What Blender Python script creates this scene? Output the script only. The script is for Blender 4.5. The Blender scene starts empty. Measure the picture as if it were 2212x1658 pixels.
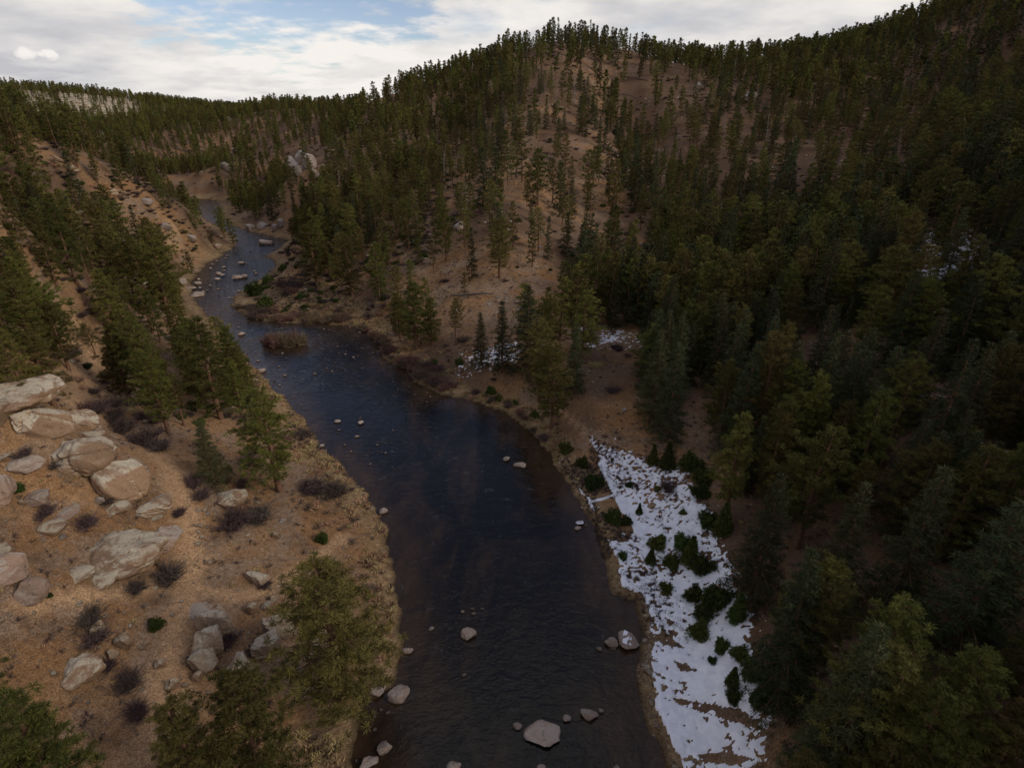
import bpy, math, random
import numpy as np
R = math.radians
SC = bpy.context.scene
COL = SC.collection
# ------------------------------------------------------------------ camera, sky, sun, exposure
CAM_H, PITCH, FPX, CX, CY = 40.0, 25.4, 1200.0, 1106.0, 829.0      # pixels of a 2212 x 1658 view
cam_d = bpy.data.cameras.new('camera'); cam = bpy.data.objects.new('camera', cam_d); COL.objects.link(cam)
cam.location = (0, 0, CAM_H); cam.rotation_euler = (R(90-PITCH), 0, 0)
cam_d.sensor_fit = 'HORIZONTAL'; cam_d.sensor_width = 36.0; cam_d.lens = 36.0*FPX/2212.0
cam_d.clip_start = 0.5; cam_d.clip_end = 12000
SC.camera = cam
SUN_EL, SUN_AZ = 28.0, 108.0            # azimuth clockwise from +Y: light comes from the right, a little behind
W = bpy.data.worlds.new('World'); SC.world = W; W.use_nodes = True
def px_dir(px, py):
    u = (px-CX)/FPX; v = (py-CY)/FPX; s, c = math.sin(R(PITCH)), math.cos(R(PITCH))
    return np.array([u, c - v*s, -s - v*c])
def build_world():
    nt = W.node_tree; nt.nodes.clear(); N = nt.nodes.new; L = nt.links.new
    out = N('ShaderNodeOutputWorld'); bg = N('ShaderNodeBackground'); bg.inputs[1].default_value = 0.1
    sky = N('ShaderNodeTexSky'); sky.sky_type = 'NISHITA'; sky.sun_disc = False
    sky.sun_elevation = R(SUN_EL); sky.sun_rotation = R(SUN_AZ); sky.air_density = 1.0; sky.dust_density = 0.6; sky.ozone_density = 2.0
    tc = N('ShaderNodeTexCoord'); sep = N('ShaderNodeSeparateXYZ'); L(tc.outputs['Generated'], sep.inputs[0])
    def math_(op, a, b=None, clamp=False):
        n = N('ShaderNodeMath'); n.operation = op; n.use_clamp = clamp
        for i, q in enumerate((a, b)):
            if q is None: continue
            if isinstance(q, (int, float)): n.inputs[i].default_value = q
            else: L(q, n.inputs[i])
        return n.outputs[0]
    def ramp(v, a, b, lo=0.0, hi=1.0):
        n = N('ShaderNodeMapRange'); n.interpolation_type = 'SMOOTHSTEP'; L(v, n.inputs[0])
        n.inputs[1].default_value = a; n.inputs[2].default_value = b; n.inputs[3].default_value = lo; n.inputs[4].default_value = hi
        return n.outputs[0]
    zc = math_('MAXIMUM', sep.outputs[2], 0.0); den = math_('ADD', zc, 0.16)
    comb = N('ShaderNodeCombineXYZ'); L(math_('DIVIDE', sep.outputs[0], den), comb.inputs[0]); L(math_('DIVIDE', sep.outputs[1], den), comb.inputs[1])
    def noise(scale, detail, off, rough=0.55):
        m = N('ShaderNodeMapping'); m.inputs[1].default_value = off; L(comb.outputs[0], m.inputs[0])
        n = N('ShaderNodeTexNoise'); n.inputs['Scale'].default_value = scale; n.inputs['Detail'].default_value = detail; n.inputs['Roughness'].default_value = rough
        L(m.outputs[0], n.inputs['Vector']); return n.outputs[0]
    n1 = noise(0.75, 7, (3.1, 1.7, 0.4)); n2 = noise(1.5, 6, (7.3, -2.2, 2.0)); n3 = noise(5.5, 4, (1.0, 5.0, 1.0))
    q4 = N('ShaderNodeTexNoise'); q4.inputs['Scale'].default_value = 55.0; q4.inputs['Detail'].default_value = 4; L(tc.outputs['Generated'], q4.inputs['Vector']); n4 = q4.outputs[0]
    def blob(px, py, rad, sx=1.0, sz=1.0, nz=None):
        d = px_dir(px, py); d = d/np.linalg.norm(d)
        vs = N('ShaderNodeVectorMath'); vs.operation = 'SUBTRACT'; L(tc.outputs['Generated'], vs.inputs[0]); vs.inputs[1].default_value = d
        vm = N('ShaderNodeVectorMath'); vm.operation = 'MULTIPLY'; L(vs.outputs[0], vm.inputs[0]); vm.inputs[1].default_value = (1/sx, 1/sx, 1/sz)
        ln = N('ShaderNodeVectorMath'); ln.operation = 'LENGTH'; L(vm.outputs[0], ln.inputs[0])
        wob = math_('ADD', ln.outputs['Value'], math_('MULTIPLY', math_('SUBTRACT', nz or n3, 0.5), rad*(0.9 if nz is None else 2.6)))
        return ramp(wob, rad*1.25, rad*0.35)
    # cover: thick towards the horizon, broken with blue gaps higher up
    cov = math_('ADD', n1, ramp(sep.outputs[2], 0.10, 0.50, 0.26, 0.02))
    gap = math_('MAXIMUM', blob(610, -140, 0.30, 0.98, 0.55), math_('MULTIPLY', blob(960, 60, 0.10, 1.4, 0.5), 0.34))
    gap = math_('MAXIMUM', gap, math_('MULTIPLY', blob(1480, 60, 0.09, 1.6, 0.5), 0.25))
    gap = math_('MAXIMUM', gap, math_('MULTIPLY', blob(900, -900, 0.42, 1.5, 0.8), 0.55))
    cov = math_('SUBTRACT', cov, math_('MULTIPLY', gap, 0.44))
    mask = ramp(cov, 0.42, 0.64, 0.08, 1.0)
    tone = math_('ADD', math_('MULTIPLY', ramp(n2, 0.32, 0.66), 0.75), math_('MULTIPLY', n3, 0.30))
    low = blob(120, 160, 0.20, 1.7, 0.42)           # the grey underside of the bank of cloud on the left
    tone = math_('SUBTRACT', tone, math_('MULTIPLY', low, 0.55))
    wh = blob(560, 130, 0.20, 1.7, 0.5); tone = math_('ADD', tone, math_('MULTIPLY', wh, 0.55), True)
    puff = blob(86, 117, 0.020, 1.3, 0.40, n4)
    tone = math_('MAXIMUM', tone, math_('MULTIPLY', puff, 1.0), True)
    mc = N('ShaderNodeMixRGB'); L(tone, mc.inputs[0]); mc.inputs[1].default_value = (4.5, 4.5, 4.75, 1); mc.inputs[2].default_value = (7.7, 7.35, 7.0, 1)
    mx = N('ShaderNodeMixRGB'); L(mask, mx.inputs[0])
    hs = N('ShaderNodeHueSaturation'); hs.inputs['Hue'].default_value = 0.518; hs.inputs['Saturation'].default_value = 1.0; hs.inputs['Value'].default_value = 1.0; L(sky.outputs[0], hs.inputs['Color'])
    L(hs.outputs[0], mx.inputs[1]); L(mc.outputs[0], mx.inputs[2])
    L(mx.outputs[0], bg.inputs[0]); L(bg.outputs[0], out.inputs[0])
build_world()
sun_d = bpy.data.lights.new('sun', 'SUN'); sun = bpy.data.objects.new('sun', sun_d); COL.objects.link(sun)
sun_d.energy = 1.5; sun_d.angle = R(24); sun_d.color = (1.0, 0.93, 0.82)
sun.location = (200, -80, 220); sun.rotation_euler = (R(90-SUN_EL), 0, R(180-SUN_AZ))
vs = SC.view_settings; vs.view_transform = 'Standard'; vs.look = 'None'; vs.gamma = 1.0; vs.exposure = 0.26; vs.use_curve_mapping = False
SC.render.engine = 'CYCLES'
W.cycles.sampling_method = 'NONE'; SC.cycles.max_bounces = 4; SC.cycles.diffuse_bounces = 2; SC.cycles.glossy_bounces = 2; SC.cycles.transparent_max_bounces = 4

# ------------------------------------------------------------------ helpers
rng = np.random.default_rng(7); random.seed(7)
def smooth(a, b, x):
    t = np.clip((np.asarray(x, float)-a)/(b-a), 0, 1); return t*t*(3-2*t)
def _hash(ix, iy, seed):
    h = (ix.astype(np.int64)*374761393 + iy.astype(np.int64)*668265263 + seed*1442695041) & 0xFFFFFFFF
    h = ((h ^ (h >> 13))*1274126177) & 0xFFFFFFFF
    return ((h ^ (h >> 16)) & 0xFFFF)/65535.0
def vnoise(x, y, seed=0):
    x = np.asarray(x, float); y = np.asarray(y, float)
    ix, iy = np.floor(x), np.floor(y); fx, fy = x-ix, y-iy
    fx = fx*fx*(3-2*fx); fy = fy*fy*(3-2*fy)
    a, b = _hash(ix, iy, seed), _hash(ix+1, iy, seed); c, d = _hash(ix, iy+1, seed), _hash(ix+1, iy+1, seed)
    return (a*(1-fx)+b*fx)*(1-fy) + (c*(1-fx)+d*fx)*fy
def fbm(x, y, oct=4, seed=0):
    s, a, t = 0, 1.0, 0
    for k in range(oct):
        s = s + a*vnoise(x*2**k, y*2**k, seed+k*17); t += a; a *= 0.5
    return s/t
def inpoly(px, py, poly):
    px = np.asarray(px, float); py = np.asarray(py, float); r = np.zeros(px.shape, bool); n = len(poly)
    for i in range(n):
        x1, y1 = poly[i]; x2, y2 = poly[(i+1) % n]
        if y1 == y2: continue
        c = ((y1 > py) != (y2 > py)) & (px < (x2-x1)*(py-y1)/(y2-y1)+x1); r ^= c
    return r
_s, _c = math.sin(R(PITCH)), math.cos(R(PITCH))
def project(x, y, z):
    dz = np.asarray(z)-CAM_H; t = y*_c - dz*_s; v = (-y*_s - dz*_c); t = np.where(np.abs(t) < 1e-3, 1e-3, t)
    return CX+FPX*x/t, CY+FPX*v/t, t
def at_z(px, py, z=0.0):
    d = px_dir(px, py); t = (z-CAM_H)/d[2]; return np.array([d[0]*t, d[1]*t, z])
def at_t(px, py, t):
    d = px_dir(px, py); return np.array([d[0]*t, d[1]*t, CAM_H+d[2]*t])
def at_d(px, py, dist):
    d = px_dir(px, py); t = dist/math.hypot(d[0], d[1]); return at_t(px, py, t)

# ------------------------------------------------------------------ the river's outline and the land's control heights
LB = [(765,1658),(776,1560),(782,1530),(800,1505),(856,1485),(866,1400),(852,1330),(846,1220),(832,1140),(800,1085),(770,1040),(735,1010),(690,965),(668,925),
      (640,890),(600,850),(560,810),(500,740),(455,690),(425,655),(412,635),(413,605),(440,575),(480,550),(512,528),(505,510),(475,492),(446,476),(425,458),(405,446),(386,440)]
RB = [(382,431),(440,430),(468,432),(474,446),(482,470),(500,488),(540,499),(575,508),(625,519),(612,530),(594,545),(572,553),(596,566),(598,575),(580,592),(535,622),(506,640),(503,662),
      (540,690),(590,697),(680,698),(750,702),(790,716),(820,746),(838,780),(888,802),(898,822),(950,851),(1000,858),(1050,872),(1100,893),(1150,932),(1200,992),(1250,1072),(1278,1120),
      (1296,1172),(1306,1220),(1322,1282),(1352,1296),(1380,1302),(1392,1400),(1386,1480),(1398,1540),(1412,1590),(1450,1658)]
left_w = [at_z(*p) for p in LB]; right_w = [at_z(*p) for p in RB]
river = [(-14, -160), (-10, -40)] + [(p[0], p[1]) for p in left_w] + [(-235, 318), (-420, 390), (-430, 420), (-240, 348)] + [(p[0], p[1]) for p in right_w] + [(14, -40), (16, -160)]
river = np.array(river)
def river_sd(x, y):
    x = np.asarray(x, float).ravel(); y = np.asarray(y, float).ravel(); best = np.full(x.shape, 1e9)
    n = len(river)
    for i in range(n):
        a, b = river[i], river[(i+1) % n]; ab = b-a; L2 = ab@ab
        t = np.clip(((x-a[0])*ab[0]+(y-a[1])*ab[1])/L2, 0, 1)
        d = (x-a[0]-t*ab[0])**2 + (y-a[1]-t*ab[1])**2; best = np.minimum(best, d)
    d = np.sqrt(best); return np.where(inpoly(x, y, river), -d, d)
ISLET = at_z(615, 741)
CP = []
def cz(px, py, z): CP.append(at_z(px, py, z))
def cd(px, py, d): CP.append(at_d(px, py, d))
def ct(px, py, t): CP.append(at_t(px, py, t))
def cw(x, y, z): CP.append(np.array([x, y, z], float))
for p in left_w[::2]+right_w[::2]: cw(p[0], p[1], 0.5)
for a in [(600,1200,2.0),(700,1330,1.2),(740,1510,1.0),(270,1190,7.0),(0,1200,12),(0,1000,14.5),(20,885,17),(200,930,10.5),(400,900,6),(560,1000,2.6),(640,960,1.2),(180,840,10.5),(0,1400,9.5),
          (300,1400,5),(550,1400,2.4),(0,1650,7),(300,1650,4.2),(600,1650,1.7),(195,740,9.5),(90,720,14),(0,660,20),(300,720,6.5),(400,760,3.5),(290,625,7.5),(200,560,13),(100,510,20),(0,470,28),
          (380,640,2.5),(350,540,7),(430,545,3)]: cz(*a)
for a in [(-60,265,190),(0,285,190),(102,312,195),(154,341,195),(232,379,196),(283,406,198),(341,440,200),(420,474,203),(470,497,204)]: cd(*a)
for a in [(-60,20,14),(-95,30,26),(-50,-30,10),(-90,-40,22),(-150,60,48),(-200,150,60),(-260,230,70),(-170,235,22),(-120,240,4),(-150,270,3),(-200,280,10),(-330,300,30),(-420,460,20),(-300,420,10),(-210,390,8)]: cw(*a)
for a in [(340,425,345),(430,424,338),(350,385,385),(450,378,380),(540,330,425),(560,290,470),(560,256,500),(640,252,480),(480,258,570),(420,262,640),(300,335,455),(230,350,440),(200,325,500),(300,300,540),
          (0,192,850),(100,200,850),(200,208,830),(300,226,850),(430,240,900),(100,255,720),(200,285,640),(0,250,700),(0,290,600),(470,234,1050)]: cd(*a)
for a in [(560,640,1.3),(700,655,1.8),(800,690,2.2),(900,765,2.0),(1100,830,2.4),(1250,930,2.2),(1400,1000,2.2),(1500,1200,2.2),(1440,1400,1.5),(1580,1600,2.0),(1540,1060,4),(1640,1400,4.3),(1650,1640,3.5),
          (1300,722,4),(1400,800,5),(1080,600,10),(1100,450,20),(620,490,4),(560,450,4),(700,450,13),(800,500,12),(960,560,11),(900,660,5)]: cz(*a)
for a in [(1150,330,193),(1150,200,262),(1200,92,370),(650,355,270),(800,350,245),(860,250,335),(720,300,370),(620,258,480),(700,252,450),(800,222,430),(900,184,410),(1000,148,400),(1100,114,385),(1350,104,380),(1275,96,376),
          (1480,142,400),(1560,138,430),(1700,126,430),(1850,100,430),(2000,54,430),(2212,-40,430),(960,360,225),(1000,250,300)]: cd(*a)
for a in [(1700,500,142),(1900,400,148),(2100,300,160),(2212,500,97),(2212,800,62),(2212,1100,44),(2212,1500,33),(2000,1500,36),(1900,1100,50),(1900,700,80),(1700,300,210),(1900,200,250),(2150,150,240),
          (1500,250,230),(1500,450,160),(1400,600,125),(1600,650,108),(1500,800,86),(1700,900,66),(1320,450,158),(1350,250,250)]: ct(*a)
for a in [(60,20,14),(95,25,32),(140,60,50),(50,-40,12),(110,-40,36),(200,120,72),(330,200,110),(420,380,118),(30,520,48),(120,560,50),(260,560,75),(-60,560,45),(-130,620,30),(420,700,60),(-250,1050,40),
          (-500,1100,40),(-700,760,72),(-900,900,70),(0,1200,20),(500,1300,30),(0,2500,10),(-1500,2600,25),(1500,2600,20),(-2600,1000,60),(2600,1000,60),(-2600,3800,20),(2600,3800,20),(0,3900,10),(-600,-100,90),(600,-100,100),(-2500,-150,60),(2500,-150,60)]: cw(*a)
CP = np.array(CP)
# warped map coordinates: about metres near the camera, logarithmic far off; the ground's grid uses the same ones
def wx(x): return np.arcsinh(np.asarray(x)/45.0)
def wy(y): return np.arcsinh((np.asarray(y)-25.0)/55.0)
def ux(s): return 45.0*np.sinh(s)
def uy(t): return 25.0+55.0*np.sinh(t)
def tps_fit(pts, lam=2e-4):
    P = np.stack([wx(pts[:, 0]), wy(pts[:, 1])], 1); n = len(P)
    d2 = ((P[:, None]-P[None])**2).sum(-1); K = 0.5*d2*np.log(d2+1e-12) + lam*np.eye(n)
    A = np.zeros((n+3, n+3)); A[:n, :n] = K; A[:n, n] = 1; A[:n, n+1:] = P; A[n, :n] = 1; A[n+1:, :n] = P.T
    w = np.linalg.solve(A, np.concatenate([pts[:, 2], [0, 0, 0]])); return P, w
TP, TW = tps_fit(CP)
def tps(x, y):
    a, b = wx(x).ravel(), wy(y).ravel(); out = np.zeros(a.shape)
    for i in range(0, len(a), 20000):
        q = np.stack([a[i:i+20000], b[i:i+20000]], 1).astype(np.float32)
        d2 = ((q[:, None, 0]-TP[None, :, 0].astype(np.float32))**2 + (q[:, None, 1]-TP[None, :, 1].astype(np.float32))**2)
        out[i:i+20000] = (0.5*d2*np.log(d2+1e-12))@TW[:-3] + TW[-3] + q@TW[-2:]
    return out
NX, NY = 640, 680
sx = np.linspace(wx(-2600), wx(2600), NX); sy = np.linspace(wy(-160), wy(4000), NY)
GX, GY = np.meshgrid(ux(sx), uy(sy)); gx, gy = GX.ravel(), GY.ravel()
def ground_height(x, y):
    S = river_sd(x, y)
    S = S + (fbm(x/3.0, y/3.0, 3, 5)-0.5)*1.5
    isl = 1-np.sqrt(((x-ISLET[0])/4.4)**2+((y-ISLET[1])/2.3)**2); S = np.maximum(S, isl*2.3)
    Z = np.maximum(tps(x, y), 0.6)
    r = np.hypot(x, y)
    rough = smooth(4, 22, S)
    Z = Z + rough*((fbm(x/45, y/45, 4, 11)-0.5)*2.4*smooth(60, 260, r) + (fbm(x/9, y/9, 3, 23)-0.5)*2.2 + (fbm(x/16+y/40, y/22, 3, 27)-0.5)*3.0*smooth(70, 160, r))
    Z = Z + smooth(1, 5, S)*((fbm(x/2.2, y/2.2, 3, 31)-0.5)*0.5)
    land = 0.55*smooth(0, 0.9, S) + (np.maximum(Z, 0.6)-0.6)*smooth(0.5, 9, S) + (fbm(x/1.3, y/1.3, 2, 3)-0.5)*0.25*smooth(0.3, 1, S)
    bed = -1.1*smooth(0, 3.5, -S)
    return np.where(S > 0, land, bed), S
GZ, GS = ground_height(gx, gy); GZ2 = GZ.reshape(NY, NX); GS2 = GS.reshape(NY, NX)
def _bil(A, x, y):
    fx = np.clip((wx(x)-sx[0])/(sx[1]-sx[0]), 0, NX-1.001); fy = np.clip((wy(y)-sy[0])/(sy[1]-sy[0]), 0, NY-1.001)
    i, j = np.floor(fx).astype(int), np.floor(fy).astype(int); a, b = fx-i, fy-j
    return (A[j, i]*(1-a)+A[j, i+1]*a)*(1-b) + (A[j+1, i]*(1-a)+A[j+1, i+1]*a)*b
def H(x, y): return _bil(GZ2, x, y)
def SD(x, y): return _bil(GS2, x, y)
def hit(px, py, water=False):
    """the point of the ground (or of the water's surface) that the pixel looks at"""
    d = px_dir(px, py); t = np.concatenate([np.arange(18, 200, 0.1), np.arange(200, 1400, 0.5)])
    z = CAM_H+d[2]*t; g = H(d[0]*t, d[1]*t)
    if water: g = np.maximum(g, 0.0)
    k = np.argmax(z <= g); k = k if z[k] <= g[k] else len(t)-1
    return np.array([d[0]*t[k], d[1]*t[k], max(g[k], 0.0) if water else g[k]]), t[k]

# ------------------------------------------------------------------ materials
MATS = {}
def mat(name):
    m = bpy.data.materials.new(name); m.use_nodes = True; nt = m.node_tree; b = nt.nodes['Principled BSDF']; MATS[name] = m
    b.inputs['Specular IOR Level'].default_value = 0.2
    return m, nt, b
class NB:
    def __init__(s, nt): s.nt = nt
    def n(s, t, **k):
        q = s.nt.nodes.new(t)
        for a, v in k.items(): setattr(q, a, v)
        return q
    def link(s, a, b): s.nt.links.new(a, b)
    def noise(s, scale, detail=4, rough=0.6, vec=None, dist=0.0):
        q = s.n('ShaderNodeTexNoise'); q.inputs['Scale'].default_value = scale; q.inputs['Detail'].default_value = detail; q.inputs['Roughness'].default_value = rough; q.inputs['Distortion'].default_value = dist
        if vec is not None: s.link(vec, q.inputs['Vector'])
        return q.outputs[0]
    def ramp(s, v, a, b, lo=0.0, hi=1.0):
        q = s.n('ShaderNodeMapRange'); q.interpolation_type = 'SMOOTHSTEP'; s.link(v, q.inputs[0])
        for i, x in enumerate((a, b, lo, hi)): q.inputs[i+1].default_value = x
        return q.outputs[0]
    def mix(s, f, a, b, mode='MIX'):
        q = s.n('ShaderNodeMixRGB', blend_type=mode)
        for i, x in enumerate((f, a, b)):
            if isinstance(x, (int, float)): q.inputs[i].default_value = x
            elif isinstance(x, tuple): q.inputs[i].default_value = (*x, 1)
            else: s.link(x, q.inputs[i])
        return q.outputs[0]
    def math(s, op, a, b=0.0, clamp=False):
        q = s.n('ShaderNodeMath', operation=op, use_clamp=clamp)
        for i, x in enumerate((a, b)):
            if isinstance(x, (int, float)): q.inputs[i].default_value = x
            else: s.link(x, q.inputs[i])
        return q.outputs[0]
    def attr(s, name):
        q = s.n('ShaderNodeAttribute', attribute_name=name); return q
    def bump(s, h, strength, dist, bsdf):
        q = s.n('ShaderNodeBump'); q.inputs['Strength'].default_value = strength; q.inputs['Distance'].default_value = dist; s.link(h, q.inputs['Height']); s.link(q.outputs[0], bsdf.inputs['Normal'])
def ground_material():
    m, nt, b = mat('ground_soil'); k = NB(nt); tc = k.n('ShaderNodeTexCoord'); P = tc.outputs['Object']
    big = k.noise(0.035, 5, 0.6, P); mid = k.noise(0.22, 6, 0.65, P); fine = k.noise(2.2, 6, 0.7, P); grit = k.noise(9.0, 3, 0.7, P)
    c = k.mix(k.ramp(mid, 0.36, 0.64), (0.30, 0.158, 0.068), (0.345, 0.205, 0.105))
    c = k.mix(k.ramp(big, 0.42, 0.62), c, (0.33, 0.19, 0.095))
    gray = k.math('MULTIPLY', k.ramp(k.noise(0.11, 6, 0.7, P, 0.5), 0.47, 0.58), k.ramp(fine, 0.33, 0.58, 0.35, 1.0)); c = k.mix(k.math('MULTIPLY', gray, 0.75), c, (0.30, 0.22, 0.16))
    litter = k.attr('litter').outputs['Fac']; c = k.mix(k.math('MULTIPLY', litter, k.ramp(fine, 0.25, 0.6, 0.65, 1.0)), c, (0.115, 0.07, 0.045))
    bank = k.attr('bank').outputs['Fac']; c = k.mix(k.math('MULTIPLY', bank, k.ramp(fine, 0.30, 0.65, 0.45, 1.0)), c, (0.36, 0.25, 0.125))
    scrub = k.ramp(k.noise(0.33, 9, 0.75, P, 0.7), 0.50, 0.62); c = k.mix(k.math('MULTIPLY', scrub, 0.62), c, (0.15, 0.10, 0.066))
    rock = k.attr('pale').outputs['Fac']; c = k.mix(k.math('MULTIPLY', rock, k.ramp(mid, 0.34, 0.52)), c, (0.50, 0.42, 0.29))  # pale granite of the far ridge, its colour lightened in place of sunlight
    wet = k.attr('wet').outputs['Fac']; c = k.mix(wet, c, (0.055, 0.035, 0.02))
    v = k.n('ShaderNodeTexVoronoi'); v.inputs['Scale'].default_value = 1.4; k.link(P, v.inputs['Vector'])
    speck = k.math('MULTIPLY', k.ramp(v.outputs['Distance'], 0.22, 0.12), k.ramp(mid, 0.45, 0.6)); c = k.mix(k.math('MULTIPLY', speck, 0.7), c, (0.38, 0.29, 0.22))
    tuft = k.ramp(k.noise(0.8, 6, 0.8, P, 0.8), 0.54, 0.66); c = k.mix(k.math('MULTIPLY', tuft, 0.6), c, (0.13, 0.092, 0.068))
    trail = k.attr('trail').outputs['Fac']; c = k.mix(k.math('MULTIPLY', trail, 0.9), c, (0.46, 0.285, 0.155)); c = k.mix(1.0, c, k.mix(k.ramp(grit, 0.35, 0.65), (0.62, 0.60, 0.58), (1.25, 1.25, 1.25)), 'MULTIPLY'); c = k.mix(1.0, c, k.mix(k.ramp(fine, 0.35, 0.65), (0.78, 0.76, 0.74), (1.15, 1.15, 1.15)), 'MULTIPLY')
    k.link(c, b.inputs['Base Color']); b.inputs['Roughness'].default_value = 0.95; b.inputs['Specular IOR Level'].default_value = 0.1
    h = k.math('ADD', k.math('MULTIPLY', fine, 0.6), k.math('MULTIPLY', grit, 0.25)); k.bump(h, 0.9, 0.35, b); return m
def water_material():
    m, nt, b = mat('river_water'); k = NB(nt); tc = k.n('ShaderNodeTexCoord'); P = tc.outputs['Object']
    mp = k.n('ShaderNodeMapping'); mp.inputs['Scale'].default_value = (1.0, 0.4, 1.0); k.link(P, mp.inputs[0])
    bed = k.noise(0.13, 6, 0.65, mp.outputs[0], 1.2); bed2 = k.noise(0.7, 4, 0.6, mp.outputs[0], 0.5)
    shal = k.attr('shallow').outputs['Fac']
    f = k.math('ADD', k.math('MULTIPLY', k.ramp(bed, 0.45, 0.70), 0.5), k.math('MULTIPLY', shal, 0.8)); f = k.math('MULTIPLY', f, k.ramp(bed2, 0.3, 0.65, 0.5, 1.0), True)
    c = k.mix(f, (0.0065, 0.0055, 0.0045), (0.060, 0.034, 0.017)); k.link(c, b.inputs['Base Color'])
    b.inputs['Roughness'].default_value = 0.06; b.inputs['IOR'].default_value = 1.33; b.inputs['Specular IOR Level'].default_value = 0.5
    mp2 = k.n('ShaderNodeMapping'); mp2.inputs['Scale'].default_value = (0.8, 1.3, 1.0); k.link(P, mp2.inputs[0])
    w1 = k.noise(0.9, 4, 0.55, mp2.outputs[0], 0.6); w2 = k.noise(3.2, 3, 0.55, mp2.outputs[0], 0.3)
    rif = k.attr('riffle').outputs['Fac']; amp = k.math('ADD', 0.07, k.math('MULTIPLY', rif, 0.50))
    h = k.math('MULTIPLY', k.math('ADD', w1, k.math('MULTIPLY', w2, 0.35)), amp); k.bump(h, 1.0, 0.55, b)
    foam = k.math('MULTIPLY', rif, k.ramp(k.noise(1.1, 6, 0.75, mp2.outputs[0], 1.2), 0.565, 0.70)); foam = k.math('MULTIPLY', foam, 0.55)
    c2 = k.mix(foam, c, (0.55, 0.58, 0.62)); k.link(c2, b.inputs['Base Color']); return m
def rock_material(name, tint, lichen, snow=False):
    m, nt, b = mat(name); k = NB(nt); tc = k.n('ShaderNodeTexCoord'); oi = k.n('ShaderNodeObjectInfo')
    ad = k.n('ShaderNodeVectorMath', operation='ADD'); k.link(tc.outputs['Object'], ad.inputs[0])
    ml = k.n('ShaderNodeVectorMath', operation='SCALE'); k.link(oi.outputs['Location'], ml.inputs[0]); ml.inputs['Scale'].default_value = 0.37; k.link(ml.outputs[0], ad.inputs[1]); P = ad.outputs[0]
    a = k.noise(0.5, 6, 0.6, P, 0.6); f = k.noise(5.0, 6, 0.7, P); g = k.noise(22.0, 3, 0.7, P)
    c = k.mix(k.ramp(a, 0.38, 0.62), tint, tuple(x*1.18 for x in (tint[0], tint[1]*0.98, tint[2]*0.95)))
    ge = k.n('ShaderNodeNewGeometry'); se = k.n('ShaderNodeSeparateXYZ'); k.link(ge.outputs['Normal'], se.inputs[0])
    up = k.ramp(se.outputs[2], 0.35, 0.85); lm = k.math('MULTIPLY', up, k.ramp(k.noise(0.9, 8, 0.75, P, 0.6), 0.42, 0.54)); c = k.mix(lm, c, lichen)
    dk = k.ramp(k.noise(1.6, 7, 0.75, P, 1.2), 0.56, 0.68); c = k.mix(k.math('MULTIPLY', dk, 0.6), c, (0.10, 0.065, 0.045))
    c = k.mix(1.0, c, k.mix(k.ramp(g, 0.3, 0.7), (0.78, 0.78, 0.78), (1.14, 1.14, 1.14)), 'MULTIPLY')
    hv = k.n('ShaderNodeHueSaturation'); k.link(c, hv.inputs['Color']); k.link(k.ramp(oi.outputs['Random'], 0, 1, 0.85, 1.12), hv.inputs['Value']); c = hv.outputs[0]
    if name == 'river_granite':        # the wet band above the water line
        sp = k.n('ShaderNodeSeparateXYZ'); k.link(ge.outputs['Position'], sp.inputs[0]); zz_ = k.math('ADD', sp.outputs[2], k.math('MULTIPLY', f, -0.10)); c = k.mix(k.ramp(zz_, 0.16, 0.02, 0.0, 0.85), c, (0.055, 0.038, 0.026))
    k.link(c, b.inputs['Base Color']); b.inputs['Roughness'].default_value = 0.9
    k.bump(k.math('ADD', f, k.math('MULTIPLY', g, 0.4)), 1.0, 0.22, b); return m
def foliage_material(name, base, tip, vary=0.36):
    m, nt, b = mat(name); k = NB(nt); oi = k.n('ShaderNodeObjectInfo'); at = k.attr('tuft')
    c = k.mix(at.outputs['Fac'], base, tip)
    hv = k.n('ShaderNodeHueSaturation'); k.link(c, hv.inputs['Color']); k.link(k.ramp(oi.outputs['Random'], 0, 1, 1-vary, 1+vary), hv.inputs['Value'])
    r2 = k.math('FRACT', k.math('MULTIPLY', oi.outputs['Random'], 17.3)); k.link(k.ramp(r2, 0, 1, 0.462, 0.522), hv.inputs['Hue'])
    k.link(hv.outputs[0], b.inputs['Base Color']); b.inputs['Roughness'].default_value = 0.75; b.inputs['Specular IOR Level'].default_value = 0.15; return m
def plain_material(name, c1, c2, scale=6.0, rough=0.9):
    m, nt, b = mat(name); k = NB(nt); tc = k.n('ShaderNodeTexCoord'); n = k.noise(scale, 5, 0.7, tc.outputs['Object'])
    k.link(k.mix(k.ramp(n, 0.35, 0.65), c1, c2), b.inputs['Base Color']); b.inputs['Roughness'].default_value = rough; return m
def snow_material():
    m, nt, b = mat('snow'); k = NB(nt); tc = k.n('ShaderNodeTexCoord'); P = tc.outputs['Object']
    n = k.noise(1.2, 5, 0.6, P); f = k.noise(14.0, 3, 0.6, P); k.link(k.mix(k.ramp(n, 0.35, 0.65), (0.74, 0.74, 0.79), (0.86, 0.86, 0.89)), b.inputs['Base Color'])
    b.inputs['Roughness'].default_value = 0.7; k.bump(k.math('ADD', n, k.math('MULTIPLY', f, 0.3)), 0.5, 0.12, b); return m
M_GROUND = ground_material(); M_WATER = water_material(); M_SNOW = snow_material()
M_ROCK = rock_material('granite', (0.285, 0.18, 0.11), (0.55, 0.46, 0.335)); M_PINK = rock_material('pink_granite', (0.33, 0.22, 0.16), (0.46, 0.37, 0.29))
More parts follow.
